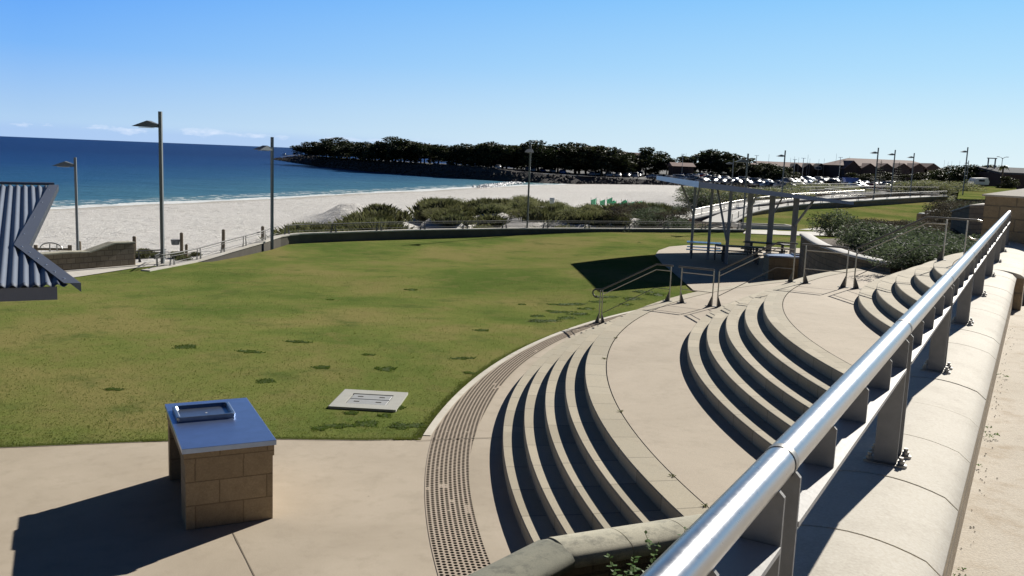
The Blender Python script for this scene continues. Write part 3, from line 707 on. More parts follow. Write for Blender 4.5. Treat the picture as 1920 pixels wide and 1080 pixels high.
for y in posts:
    j = sleeve_mb(y+.045); j.build('pipe_joint', M_BOLT, pr)
    p = MB()
    for dy in (-.058, .058): plate(p, y+dy, 3.39, ZR-.012, .041, .010, .018)
    po = p.build('post', M_POST, pr)
    for dy in (-.058, .058):
        q = MB(); c = rail_pt(y+dy, 0, 3.398); vs = []
        for k in range(20):
            a = 2*PI*k/20; u = math.copysign(abs(math.cos(a))**.8, math.cos(a))*.078; l = math.sin(a)*.034
            vs.append(c+RAIL_N*u+RAIL_D*l)
        q.add([(v.x, v.y, 3.384) for v in vs]+[(v.x, v.y, 3.408) for v in vs], [tuple(range(20, 40))]+[(i, (i+1) % 20, 20+(i+1) % 20, 20+i) for i in range(20)])
        bp_ = q.build('base_plate', M_BOLT, po)
        for u in (-.056, .056):
            bb = MB(); c2 = c+RAIL_N*u; bb.cyl((c2.x, c2.y, 3.406), .019, .004, 12); bb.cyl((c2.x, c2.y, 3.410), .014, .014, 6); bb.cyl((c2.x, c2.y, 3.424), .008, .012, 8); bb.build('bolt', M_BOLT, bp_ and po)
for a, b in zip(posts, posts[1:]):
    mb = MB(); mb.sweep([rail_pt(a+.066, 0, BZ), rail_pt(b-.066, 0, BZ)], [(-.043, -.006), (.043, -.006), (.043, .006), (-.043, .006)]); mb.build('flat_bar', M_PLATE, pr)
    n = 4 if b-a > 1.4 else 3
    for k in range(1, n):
        mb = MB(); plate(mb, a+(b-a)*k/n, BZ+.004, ZR-.012, .036, .008, .018); mb.build('spacer_plate', M_POST, pr)

# ------------------------------------------------------------------ low curved wall and planting bed below the parapet
lw = thing('low_wall', 'low stained wall with rounded stone coping closing the near end of the steps', 'wall')
LZ = 1.25
path_l = [Vector((-2.4, 3.7, LZ)), Vector((-1.3, 5.1, LZ)), Vector((-.16, 6.57, LZ))]
corner = Vector((.47, 7.36, LZ)); path_r = [corner, Vector((1.6, 7.88, LZ)), Vector((4.6, 9.22, LZ))]
prof = cope_prof(-.23, .23, .05, .07)
def stones(mb, pts, seg, m):
    for a, b in zip(pts, pts[1:]):
        n = max(1, round((b-a).length/seg))
        for i in range(n):
            p = a+(b-a)*i/n; q = a+(b-a)*(i+1)/n; t_ = (q-p).normalized()*.004; mb.sweep([p+t_, q-t_], prof, m, smooth=True)
mb = MB(); stones(mb, path_l+[corner-(corner-path_l[-1]).normalized()*.0], .72, 0)
mb.build('dark_coping', M_COPE3, lw)['label'] = 'dark weathered coping stones'
mb = MB(); stones(mb, [corner+(path_r[1]-corner).normalized()*.02]+path_r[1:], .62, 0); mb.build('coping', M_COPE2, lw)
# mitre infill
mb = MB(); mb.sweep([p-Vector((0, 0, .012)) for p in (corner-(corner-path_l[-1]).normalized()*.25, corner, corner+(path_r[1]-corner).normalized()*.25)], cope_prof(-.228, .228, .05, .05), smooth=True); mb.build('corner_stone', M_COPE3, lw)
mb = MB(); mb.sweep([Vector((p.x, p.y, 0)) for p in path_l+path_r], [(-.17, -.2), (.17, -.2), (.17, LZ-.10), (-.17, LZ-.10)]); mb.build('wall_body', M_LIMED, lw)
bed = [xy(p) for p in path_l]+[xy(p) for p in path_r]+[xy(rail_pt(9, -.2)), xy(rail_pt(1, -.2)), (-1.5, -1.5)]
struct(poly_sheet('planting_bed_soil', bed, lambda x, y: .42+.05*nz(x, y, 0, 2.), M_SOIL, .4))
def weed_plant(loc, h, n, label, seed):
    random.seed(seed); g = thing('weed_plant', label, 'plant', loc)
    st = MB(); lf = MB()
    for k in range(n):
        a = random.uniform(0, 2*PI); L = h*random.uniform(.6, 1.); sp_ = random.uniform(.05, .28)*h; pts = []
        for i in range(6): u = i/5; pts.append(Vector((math.cos(a)*sp_*u*u, math.sin(a)*sp_*u*u, L*u)))
        st.tube(pts, .006, 5, r2=.002)
        for i in range(int(30*L/.6)):
            u = random.uniform(.25, 1.); p = Vector((math.cos(a)*sp_*u*u, math.sin(a)*sp_*u*u, L*u)); b = random.uniform(0, 2*PI); l = random.uniform(.03, .065)
            d = Vector((math.cos(b), math.sin(b), random.uniform(-.2, .6))).normalized(); s_ = d.cross(Vector((0, 0, 1))).normalized()*l*.27
            lf.add([p, p+d*l*.5+s_, p+d*l, p+d*l*.5-s_], [(0, 1, 2, 3)])
    st.build('stem', M_GREEN, g); lf.build('leaves', M_GREEN, g); return g
def bedp(px, py, z): P = at(px, py, z); return P
for (px, ty, n, lab, sd0) in ((1198, 1026, 7, 'tall green leafy weed in the dark bed, left of the pipe rail', 1), (1268, 990, 8, 'bushy green weed standing against the low wall coping', 2), (1345, 1015, 9, 'green leafy weed seen under the pipe rail', 3), (1120, 1040, 3, 'thin dry weed at the foot of the low wall', 4)):
    P = atd(px, ty, 6.5 if px != 1268 else 7.1); P.z = .43; weed_plant(P, height_to(P, ty)*1.03, n, lab, sd0)

# ------------------------------------------------------------------ stair handrails (radial at 149.4 degrees)
HA = 149.4; HU = Vector((math.cos(R(HA)), math.sin(R(HA)), 0)); HT = Vector((-HU.y, HU.x, 0))
def hp_(r, z, off=0.): return Vector((CX, CY, 0))+HU*r+HT*off+Vector((0, 0, z))
RH = .95
def hpost(g, r, z, side):
    """thin twin rod with a triangular gusset foot; side=+1 gusset towards bigger radius"""
    mb = MB(); mb.tube([hp_(r, z), hp_(r, z+RH-.03)], .016, 8); o = mb.build('post', M_ROD, g)
    mb = MB(); a = [hp_(r, z+.32), hp_(r, z), hp_(r+side*.13, z)]
    t_ = HT*.006; mb.add([p-t_ for p in a]+[p+t_ for p in a], [(0, 1, 2), (5, 4, 3), (0, 3, 4, 1), (1, 4, 5, 2), (2, 5, 3, 0)])
    mb.box(hp_(r+side*.05, z+.006), (.24, .10, .012), R(HA)); mb.build('gusset', M_RAILD, o)
def hrail(pts, wd=.045): 
    mb = MB(); mb.tube(pts, wd/2, 10); return mb
def handrail_flight(r0, z0, r1, z1, label, hook=0):
    g = thing('stair_handrail', label, 'handrail', group='handrails down the amphitheatre steps')
    hpost(g, r0, z0, -1 if hook != 1 else -1); hpost(g, r1, z1, +1)
    if hook == 1: hpost(g, r0+.07, z0, +1)
    if hook == 2: hpost(g, r1-.42, z1, -1)
    k = .42 if r0-r1 > 0 else 0
    top = []
    if hook == 1:
        for i in range(11):
            a = R(-60+24*i); top.append(hp_(r0+.17+.11*math.cos(R(90)+a*1.0+R(0)), z0+RH-.11+.11*math.sin(R(90)+a)) )
        top = [hp_(r0+.20+.10*math.sin(R(q)), z0+RH-.115+.10*math.cos(R(q))) for q in (215, 185, 155, 125, 95, 65, 35, 5)]
    top += [hp_(r0+.02, z0+RH), hp_(r1+k, z1+RH), hp_(r1-.05, z1+RH)]
    if hook == 2:
        top = top[:-1]+[hp_(r1-.62, z1+RH)]+[hp_(r1-.62-.22*math.sin(R(q)), z1+RH-.22+.22*math.cos(R(q))) for q in (25, 50, 75, 100, 125, 150, 175, 200, 225)]
    if hook == 2: hrail(top[-10:], .04).build('end_loop', M_ROD, g); top = top[:-9]
    hrail(top).build('top_rail', M_RAILD, g)
    for d in (.14,):
        mb = MB(); mb.tube([hp_(r0, z0+RH-d), hp_(r1+k, z1+RH-d), hp_(r1, z1+RH-d)], .011, 6); mb.build('middle_rail', M_ROD, g)
    mb = MB(); mb.tube([hp_(r0, z0+.28), hp_(r1+k, z1+.32), hp_(r1, z1+.32)], .009, 6); mb.build('lower_rail', M_RAILD, g)
def handrail_level(r0, r1, z, label):
    g = thing('landing_handrail', label, 'handrail', group='handrails down the amphitheatre steps')
    hpost(g, r0, z, -1); hpost(g, r1, z, 1)
    hrail([hp_(r0+.1, z+RH), hp_(r1-.0, z+RH)]).build('top_rail', M_RAILD, g)
    mb = MB(); mb.tube([hp_(r0, z+RH-.14), hp_(r1, z+RH-.14)], .011, 6); mb.build('middle_rail', M_ROD, g)
    mb = MB(); mb.tube([hp_(r0, z+.36), hp_(r1, z+.36)], .009, 6); mb.build('lower_rail', M_ROD, g)
handrail_flight(21.42, .0, 19.47, .85, 'lowest stair handrail with hooked end beside the patterned band', 1)
handrail_level(19.17, 18.30, .85, 'short level handrail on the lower landing')
handrail_flight(18.16, .85, 16.30, 1.70, 'middle stair handrail rising between the two landings')
handrail_level(16.04, 15.05, 1.70, 'short level handrail on the upper landing')
handrail_flight(14.86, 1.70, 13.00, 2.55, 'top stair handrail ending in a large round loop near the pier', 2)

# ------------------------------------------------------------------ curved garden wall and bed
gw = thing('garden_wall', 'curved stone garden wall with bright white coping behind the upper steps', 'wall')
gp = [Vector((p.x, p.y, 0)) for p in garden]
def smooth_path(P, n=6):
    out = []
    for i in range(len(P)-1):
        p0, p1, p2, p3 = P[max(i-1, 0)], P[i], P[i+1], P[min(i+2, len(P)-1)]
        for k in range(n):
            t_ = k/n; out.append(.5*((2*p1)+(p2-p0)*t_+(2*p0-5*p1+4*p2-p3)*t_*t_+(3*p1-p0-3*p2+p3)*t_**3))
    return out+[P[-1]]
gpp = smooth_path(gp)
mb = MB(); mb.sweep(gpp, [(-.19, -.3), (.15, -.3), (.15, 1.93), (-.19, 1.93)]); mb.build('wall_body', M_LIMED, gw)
mb = MB(); mb.sweep([p+Vector((0, 0, 2.)) for p in gpp], cope_prof(-.24, .22, .03, .03), smooth=True); mb.build('coping', mat_simple('pale_wall_coping', (.55, .54, .51), .85), gw)
gb = [xy(p) for p in gpp]+[xy(at(1715, 492, 2.5)), (13.5, 26), xy(rail_pt(30, .5)), (60, 66), (48, 66), (34, 66), (24.5, 45)]
struct(poly_sheet('garden_bed_soil', gb, lambda x, y: 1.75-1.5*sm((y-40)/22)+.5*sm((18-y)/8), M_SOIL, 1.5))

# ------------------------------------------------------------------ foliage builders
def leaf_cloud(mb, lobes, n, size, flat=.5, m=0, seed=0, shell=.55, up=0.):
    rd = random.Random(seed); tot = sum(l[3]**2 for l in lobes)
    for (cx, cy, cz, r, sz) in lobes:
        for _ in range(int(n*r*r/tot)):
            while True:
                d = Vector((rd.gauss(0, 1), rd.gauss(0, 1), rd.gauss(0, 1)))
                if d.length > .1: break
            d.normalize(); q = shell+(1-shell)*rd.random()**.6; q *= 1+.22*noise.noise(d*2.3+Vector((cx, cy, seed)))
            p = Vector((cx, cy, cz))+Vector((d.x*r*q, d.y*r*q, d.z*r*sz*q))
            if p.z < .02: continue
            a = Vector((rd.gauss(0, 1), rd.gauss(0, 1), rd.gauss(0, 1)*flat+up)).normalized(); b = a.cross(Vector((rd.gauss(0, 1), rd.gauss(0, 1), rd.gauss(0, 1)))).normalized()
            s = size*rd.uniform(.5, 1.4); a = a*s; b = b*s*.45
            mb.add([p-a*.5, p+b*.5, p+a*.5, p-b*.5], [(0, 1, 2, 3)], m)
for k, (y, w_) in enumerate(((1.62, .5), (2.25, .9), (3.15, .55), (3.4, 1.1), (4.7, .6), (5.3, 1.3), (5.45, .7), (6.9, .9))):
    P = rail_pt(y, .292, TZ-.004); mb = MB(); leaf_cloud(mb, [(rng_.uniform(-.03, .03)*w_, rng_.uniform(-.045, .045)*w_, .012, .026*w_, .8) for _ in range(4)], 170, .012, seed=k, shell=.3, up=.8)
    tag(mb.build('weed', M_GREEN, loc=P), 'tiny green weed at the foot of the parapet wall on the terrace', 'weed', 'weeds along the foot of the parapet wall')
def mesh_of(mb, name, mats):
    me = D.meshes.new(name); me.from_pydata(mb.v, [], mb.f)
    for mm in (mats if isinstance(mats, list) else [mats]): me.materials.append(mm)
    me.polygons.foreach_set('material_index', mb.m); me.update(); return me
def crown_mesh(seed, h=9., spread=4.2, mat=None, open_=False):
    rd = random.Random(seed); mb = MB(); lobes = []
    for k in range(15 if not open_ else 12):
        a = rd.uniform(0, 2*PI); q = spread*math.sqrt(rd.random())*.85; zc = h*(rd.uniform(.16, .80) if not open_ else rd.uniform(.4, .8))-.05*q*q
        lobes.append((math.cos(a)*q, math.sin(a)*q, max(1.6, zc), rd.uniform(.9, 1.9)*spread/4, .62))
    lobes.append((0, 0, h*.8, spread*.42, .5)); lobes.append((rd.uniform(-1, 1), 0, h*.45, spread*.6, .6))
    leaf_cloud(mb, lobes, 3000 if not open_ else 1700, .68, seed=seed, shell=.35)
    return mesh_of(mb, 'crown', mat or M_TREE), lobes
def trunk_mesh(seed, h, lobes):
    rd = random.Random(seed+50); mb = MB(); top = Vector((rd.uniform(-.5, .5), rd.uniform(-.5, .5), h*.42))
    mb.tube([(0, 0, -.3), Vector((top.x*.3, top.y*.6, h*.2)), top], .24, 7, r2=.15)
    for l in lobes[:9]:
        e = Vector(l[:3]); mid = (top+e)/2+Vector((0, 0, -.4)); mb.tube([top-Vector((0, 0, rd.uniform(0, 1.2))), mid, e], .11, 5, r2=.03)
    return mesh_of(mb, 'trunk', M_BARK)
TREES = []
for sd0, h, spd, mt, op in ((1, 9.5, 4.6, M_TREE, 0), (2, 8.6, 4.8, M_TREE, 0), (3, 9., 4., M_TREE2, 0), (4, 8., 3.6, M_TREE, 1), (5, 8.6, 4.2, M_TREE2, 0), (6, 7., 3.2, M_TREE2, 1)):
    cm, lb = crown_mesh(sd0, h, spd, mt, op); TREES.append((cm, trunk_mesh(sd0, h, lb), h))
def add_tree(px, base_z, dist, top_y, kind, label, group, sx=1., rz=None):
    """stands at distance dist on ground base_z, reaches the height it has in the picture"""
    B = atd(px, 300, dist); B.z = base_z; h = max(2., height_to(B, top_y)); cm, tm, h0 = TREES[kind]; s = h/h0*1.06
    g = thing('tree', label, 'tree', B, random.uniform(0, 6) if rz is None else rz, group); g.scale = (s*sx, s*sx, s)
    for nm, me in (('crown', cm), ('trunk', tm)):
        o = D.objects.new(nm, me); COL.objects.link(o); o.parent = g
    return g

# ------------------------------------------------------------------ breakwater, car park ground
FB = [(505, 299.5, -3.6), (515, 300, -3.6), (560, 307, -3.6), (600, 313, -3.6), (700, 323, -3.6), (800, 331, -3.6), (950, 341, -3.6), (1020, 344, -3.6), (1100, 346, -3.5), (1180, 348.5, -3.1), (1240, 350, -2.7), (1300, 352, -2.2), (1400, 352, -1.7), (1480, 352, -1.6), (1600, 352, -1.5), (1800, 350, -1.4)]
FBP = [at(*p) for p in FB]
def top_h(px): return .55 if px <= 820 else (.55-1.5*sm((px-820)/300))
mb = MB(); rd = random.Random(4); rows = 7; vs = []
fine_pts = []
for (p, q, a, b) in zip(FBP, FBP[1:], FB, FB[1:]):
    n = max(2, int((q-p).length/2.5))
    for k in range(n): u = k/n; fine_pts.append((p+(q-p)*u, a[0]+(b[0]-a[0])*u))
for i, (p, px) in enumerate(fine_pts):
    a, b = fine_pts[max(i-2, 0)][0], fine_pts[min(i+2, len(fine_pts)-1)][0]; t_ = (b-a); t_.z = 0; t_.normalize(); nrm = Vector((-t_.y, t_.x, 0))
    tp_ = top_h(px); 
    if px < 560: tp_ = -2.6+(tp_+2.6)*sm((px-500)/60)
    for r in range(rows):
        u = r/(rows-1); wob = rd.uniform(-.35, .35) if 0 < r < rows-1 else rd.uniform(-.15, .15)
        vs.append(p+nrm*(6.5*u+wob)+Vector((0, 0, (tp_-p.z)*min(1, u*1.1)+wob*.8)))
mb.add(vs, [(i*rows+r, (i+1)*rows+r, (i+1)*rows+r+1, i*rows+r+1) for i in range(len(fine_pts)-1) for r in range(rows-1)])
bw = mb.build('breakwater_slope', M_ROCK); struct(bw)
bk = [p+Vector((0, 0, 0)) for p, _ in fine_pts]
back = [(-152, 585), (-88, 445), (-35, 375), (20, 355), (60, 420), (80, 800), (200, 2600), (2600, 2600), (2600, 120), (500, 150), (300, 180)]
edge_in = []
for i, (p, px) in enumerate(fine_pts[::3]):
    j = min(i*3, len(fine_pts)-1); a, b = fine_pts[max(j-2, 0)][0], fine_pts[min(j+2, len(fine_pts)-1)][0]; t_ = (b-a); t_.z = 0; t_.normalize(); edge_in.append((p+Vector((-t_.y, t_.x, 0))*6.2, px))
epoly = [(p.x, p.y) for p, _ in edge_in]+[(330, 440), (330, 560), (90, 560), (60, 440), (20, 375), (-35, 375), (-88, 445), (-150, 600)]
def park_z(x, y):
    px = 960+FPX*x/max(y, 1)
    z = top_h(px)-.08
    if px < 560: z = -2.7+(z+2.7)*sm((px-500)/60)
    if px > 1000: z += min(2.2, .026*max(0, y-262-60*sm((1300-px)/150)+0))
    return z
struct(poly_sheet('car_park_ground', epoly, park_z, M_PARK, 12., True))
struct(poly_sheet('far_ground', [(300, 180), (2600, 120), (2600, 2600), (200, 2600), (90, 560), (330, 560)], lambda x, y: -.6, M_PARK, 200., False))
gp_ = [xy(atd(590, 300, 425)), xy(atd(700, 300, 357)), xy(atd(800, 300, 326)), xy(atd(900, 300, 308)), xy(atd(930, 300, 316)), xy(atd(800, 300, 336)), xy(atd(690, 300, 375)), xy(atd(600, 300, 455))]
struct(poly_sheet('breakwater_grass', gp_, lambda x, y: park_z(x, y)+.25, M_LAWN, 6., False))
# loose boulders on the slope, one mass
mb = MB()
def rock(mb, c, s, rd):
    vs = []; 
    for k, (x, y, z) in enumerate(((1, 0, 0), (-1, 0, 0), (0, 1, 0), (0, -1, 0), (0, 0, 1), (0, 0, -1))):
        vs.append((c[0]+x*s*rd.uniform(.6, 1.1), c[1]+y*s*rd.uniform(.6, 1.1), c[2]+z*s*rd.uniform(.5, .9)))
    mb.add(vs, [(0, 2, 4), (2, 1, 4), (1, 3, 4), (3, 0, 4), (2, 0, 5), (1, 2, 5), (3, 1, 5), (0, 3, 5)])
rd = random.Random(8)
for _ in range(2600):
    i = rd.randrange(len(fine_pts)-1); p, px = fine_pts[i]; q = fine_pts[i+1][0]; t_ = (q-p).normalized(); nrm = Vector((-t_.y, t_.x, 0)); u = rd.random()*(.8 if px > 900 else 1)
    tp_ = top_h(px); 
    if px < 560: tp_ = -2.6+(tp_+2.6)*sm((px-500)/60)
    c = p+(q-p)*rd.random()+nrm*6.5*u; c.z = p.z+(tp_-p.z)*min(1, u*1.1)+.1
    rock(mb, c, rd.uniform(.35, .95), rd)
tag(mb.build('boulders', M_ROCK), 'dark boulders heaped along the breakwater slope', 'rocks', kind='stuff')

ORD = ['nearest', 'second', 'third', 'fourth', 'fifth', 'sixth', 'seventh', 'eighth', 'ninth', 'tenth', 'eleventh', 'twelfth', 'thirteenth', 'fourteenth', 'fifteenth', 'sixteenth', 'seventeenth', 'eighteenth', 'nineteenth', 'twentieth']
def ordi(i):
    return ORD[i] if i < 20 else 'twenty-'+['first', 'second', 'third', 'fourth', 'fifth', 'sixth', 'seventh', 'eighth', 'ninth'][i-20] if i < 29 else 'thirtieth' if i == 29 else 'thirty-'+['first', 'second', 'third', 'fourth', 'fifth', 'sixth', 'seventh', 'eighth', 'ninth'][i-30]
random.seed(21)
row = [(575, 425, 265, 1), (592, 432, 264, 0), (612, 425, 258, 0), (633, 415, 256, 1), (650, 400, 262, 0), (668, 385, 265, 1), (685, 372, 264, 0), (702, 365, 269, 4), (716, 355, 264, 0), (735, 352, 254, 1), (752, 345, 258, 0), (770, 350, 262, 5), (789, 340, 264, 3), (806, 345, 268, 5), (822, 335, 268, 3), (840, 332, 270, 3), (856, 330, 269, 2), (873, 327, 267, 1), (890, 325, 270, 3), (905, 322, 266, 4), (920, 320, 263, 0), (936, 318, 267, 3), (950, 322, 270, 5), (970, 330, 269, 3), (988, 322, 265, 5), (1004, 318, 260, 1), (1020, 330, 278, 4), (1040, 322, 269, 1), (1060, 318, 266, 0), (1080, 322, 265, 1), (1100, 318, 271, 2), (1120, 322, 270, 4), (1140, 318, 273, 1), (1158, 320, 278, 2), (1175, 326, 286, 4)]
for i, (px, dist, ty, k) in enumerate(row):
    add_tree(px, .3 if px < 850 else -.5, dist, ty, k, ('dark tree standing %s from the rocky tip along the breakwater' % (ordi(i) if i else 'nearest')) if i else 'dark tree standing closest to the rocky tip of the breakwater', 'trees along the breakwater', random.uniform(1.45, 1.8) if px < 780 or px > 1020 else random.uniform(1.2, 1.5))
    if px < 790 or i % 2: add_tree(px+7, .2 if px < 850 else -.6, dist+9, ty+9, (0, 1, 2)[i % 3], 'lower dark tree filling in behind the front row on the breakwater', 'lower trees behind the breakwater row', random.uniform(1.5, 1.9))
row2 = [(1212, 330, 273, 0, 'tall dense dark tree to the right of the brown gabled roof'), (1232, 335, 285, 2, 'lower tree leaning off the right side of the tall dense tree'), (1252, 330, 292, 3, 'sparse thin tree beside the gap with the tall car park light'),
  (1296, 330, 292, 4, 'dark tree at the left end of the clump behind the shelter roof'), (1312, 325, 286, 5, 'open branched tree second in the clump behind the shelter roof'), (1335, 325, 276, 3, 'tallest open crowned tree of the clump behind the shelter roof'), (1352, 320, 281, 0, 'dense tree in the middle of the clump behind the shelter roof'), (1372, 320, 285, 2, 'tree at the right end of the clump behind the shelter roof'),
  (1415, 300, 306, 4, 'low tree left of the gabled marina building'), (1445, 290, 304, 2, 'low bushy tree in front of the marina wing'), (1462, 285, 309, 1, 'low dark tree at the foot of the marina wing'), 
  (1775, 215, 312, 5, 'dark tree at the right end of the marina building'), (1790, 205, 308, 1, 'round dark tree left of the tallest right-hand lamp'), (1803, 210, 310, 3, 'thin tree directly behind the tallest right-hand lamp'), (1822, 205, 306, 0, 'bushy dark tree right of the tallest right-hand lamp'), (1840, 210, 310, 2, 'dark tree beside the steel portal frame'), (1858, 205, 306, 4, 'narrow tree inside the steel portal frame'), (1893, 170, 328, 2, 'small tree in front of the flat dark building')]
for q_, (px, ty) in enumerate(((1398, 309), (1430, 303), (1480, 312), (1602, 322), (1632, 324), (1667, 321), (1697, 325), (1726, 322), (1752, 318))):
    row2.append((px, 300, ty, (2, 4, 2)[q_ % 3], '%s low tree from the left in the row at the foot of the marina buildings' % (ordi(q_) if q_ else 'first')))
for px, dist, ty, k, lab in row2:
    add_tree(px, -.9 if px < 1700 else .8, dist, ty, k, lab, 'trees around the marina', random.uniform(1.3, 1.7) if px < 1850 and k not in (3,) else 1.)

# ------------------------------------------------------------------ cars
def car_mesh(name, paint, van=False, rough=.25):
    mb = MB(); L, W = 4.4, 1.78
    if van: prof = [(-2.2, .35), (-2.2, 1.2), (-2.05, 1.85), (.9, 1.9), (1.5, 1.15), (2.15, .95), (2.2, .35)]; glass = [(-1.2, 1.25, 1.7, .75)]
    else: prof = [(-2.2, .35), (-2.22, .85), (-1.95, .98), (-1.35, 1.42), (.25, 1.46), (1.0, .98), (2.05, .80), (2.2, .35)]
    n = len(prof); vs = []
    for s in (-1, 1):
        for x, z in prof: vs.append((x, s*(W/2 if z < 1.05 else W/2-.2), z))
    mb.add(vs, [tuple(range(n-1, -1, -1)), tuple(range(n, 2*n))]+[(i, (i+1) % n, n+(i+1) % n, n+i) for i in range(n)], 0)
    if not van:
        for s in (-1, 1): mb.add([(-1.6, s*.80, 1.02), (.85, s*.80, 1.02), (.2, s*.715, 1.40), (-1.3, s*.715, 1.38)], [(0, 1, 2, 3) if s < 0 else (3, 2, 1, 0)], 1)
        mb.add([(.34, -.62, 1.43), (.34, .62, 1.43), (1.02, .74, 1.0), (1.02, -.74, 1.0)], [(3, 2, 1, 0), (0, 1, 2, 3)], 1)
        mb.add([(-1.43, -.62, 1.39), (-1.43, .62, 1.39), (-1.96, .72, 1.02), (-1.96, -.72, 1.02)], [(0, 1, 2, 3)], 1)
    else:
        for s in (-1, 1): mb.add([(-1.9, s*.80, 1.25), (1.1, s*.80, 1.25), (.85, s*.70, 1.72), (-1.9, s*.70, 1.72)], [(0, 1, 2, 3) if s < 0 else (3, 2, 1, 0)], 1)
        mb.add([(.98, -.62, 1.84), (.98, .62, 1.84), (1.50, .74, 1.2), (1.50, -.74, 1.2)], [(0, 3, 2, 1)], 1)
    for x in (-1.35, 1.35):
        for s in (-1, 1): mb.tube([(x, s*.70, .32), (x, s*.90, .32)], .32, 10, 2)
    me = D.meshes.new(name); me.from_pydata(mb.v, [], mb.f)
    for mm in (paint, M_GLASS, M_TYRE): me.materials.append(mm)
    me.polygons.foreach_set('material_index', mb.m); me.polygons.foreach_set('use_smooth', [mi_ == 0 for mi_ in mb.m]); me.update(); return me
def paint(name, c, metal=.2): 
    t = NT(name); n1 = t.noise(t.coord(), 4.); return t.fin(t.mix(n1, c, tuple(x*.85 for x in c)), .38, metal, .6)
M_GLASS = NT('car_glass').fin((.02, .025, .03), .22, .0, 1.); M_TYRE = NT('tyre').fin((.02, .02, .02), .8)
kinds = [('white', (.46, .46, .46), 0), ('silver', (.28, .29, .31), .6), ('dark grey', (.08, .085, .09), .3), ('blue', (.04, .10, .28), .3), ('black', (.015, .015, .018), .2), ('red', (.35, .03, .02), .1), ('pale blue', (.25, .36, .48), .4)]
CARS = [(n, car_mesh('parked_car', paint(n.replace(' ', '_')+'_paint', c, mt)), 0) for n, c, mt in kinds]+[('white', car_mesh('parked_van', paint('van_paint', (.5, .5, .5), 0), True), 1)]
rd = random.Random(12); ncar = 0
def put_car(P, rz, lot):
    global ncar
    i = rd.choices(range(8), (34, 24, 9, 10, 7, 2, 5, 9))[0]; n, me, van = CARS[i]
    o = D.objects.new('parked_van' if van else 'parked_car', me); COL.objects.link(o); o.location = P; o.rotation_euler = (0, 0, rz); ncar += 1
    if van: tag(o, 'small white van parked in the %s' % lot, 'van', 'vans in the %s' % lot)
    else: tag(o, '%s %s car parked in the %s' % (('small', n, lot)), 'car', '%s cars in the %s' % (n, lot))
# rows follow the breakwater edge, right of the trees
edge = [atd(px, 300, d) for px, d in ((925, 300), (1000, 300), (1100, 302), (1200, 298), (1300, 262), (1400, 250), (1470, 235))]
for rowi, off in enumerate((4, 15, 21, 36, 42, 60, 66, 86)):
    for a, b, pa in zip(edge, edge[1:], (0, 1, 2, 3, 4, 5)):
        a = Vector((a.x, a.y, 0)); b = Vector((b.x, b.y, 0)); t_ = (b-a).normalized(); nrm = Vector((-t_.y, t_.x, 0)); n = int((b-a).length/(2.75+rowi*.22))
        if pa < 1 and rowi > 0: continue
        if pa < 3 and rowi > 2: continue
        for k in range(n):
            if rd.random() < (.45 if pa < 2 else .16): continue
            P = a+(b-a)*(k+.5)/n+nrm*(off+rd.uniform(-.4, .4)); P.z = park_z(P.x, P.y)+.0
            put_car(P, math.atan2(nrm.y, nrm.x)+(PI if rd.random() < .5 else 0)+R(rd.uniform(-4, 4)), 'crowded car park beyond the beach')
for px, dist in ((1604, 205), (1613, 205), (1622, 210), (1640, 207), (1650, 212), (1662, 205), (1672, 210), (1690, 205), (1700, 212), (1709, 205), (1718, 208), (1727, 205), (1735, 210), (1745, 205), (1755, 210), (1480, 225), (1488, 232)):
    P = atd(px, 330, dist); P.z = .35; put_car(P, R(rd.uniform(-90, -50)), 'lot in front of the marina building')
P = atd(962, 300, 290); P.z = -.35
pass

# ------------------------------------------------------------------ lamp posts
def lamp_post(base, H, rz, label, head=.95, r=.075, grp='square lamp posts around the park'):
    g = thing('lamp_post', label, 'lamp post', base, rz, grp)
    mb = MB(); mb.tube([(0, 0, -.1), (0, 0, H)], r, 4, smooth=False); mb.build('pole', M_POLE, g)
    mb = MB(); hx = head; hy = .36*head; z0 = H-.62 if H > 4.8 else H-.45
    mb.add([(-.06, -hy*.45, z0), (-.06, hy*.45, z0), (-hx, hy, z0+.02), (-hx, -hy, z0+.02), (-.06, -hy*.45, z0+.12), (-.06, hy*.45, z0+.12), (-hx*.45, hy*.6, z0+.26*head), (-hx*.45, -hy*.6, z0+.26*head)],
        [(3, 2, 1, 0), (4, 5, 6, 7), (7, 6, 2, 3), (0, 4, 7, 3), (5, 1, 2, 6), (0, 1, 5, 4)])
    mb.build('lamp_head', M_POLE, g)
    mb = MB(); mb.box((-hx*.55, 0, z0-.012), (hx*.5, hy*.9, .02)); mb.build('lens', mat_simple('lamp_lens', (.5, .5, .47), .3), g)
    return g
for (bx, by, ty, z, hd, rz, lab) in (
    (146, 470, 295, -.8, .95, R(12), 'leftmost lamp post, standing low on the beach side of the wall'),
    (305, 495, 209, -.25, .98, R(0), 'tallest-looking near lamp post at the left end of the low lawn wall'),
    (510, 467, 257, -.27, .85, R(50), 'lamp post on the lawn where the sloping wall levels out'),
    (988, 435, 267, -.06, .8, R(85), 'lamp post at the back edge of the lawn in front of the dune shrubs'),
    (1392, 431, 288, .02, .85, R(-5), 'lamp post seen above the shelter roof at the corner of the far lawn'),
    (1637, 383, 277, .95, .8, R(0), 'lamp post on the far lawn beside the curved ramp, left of three in line'),
    (1805, 366, 276, 2.0, .8, R(0), 'lamp post on the upper lawn near the stone pier')):
    B = at(bx, by, z); lamp_post(B, height_to(B, ty), rz, lab, hd, .075 if ty != 209 else .085)
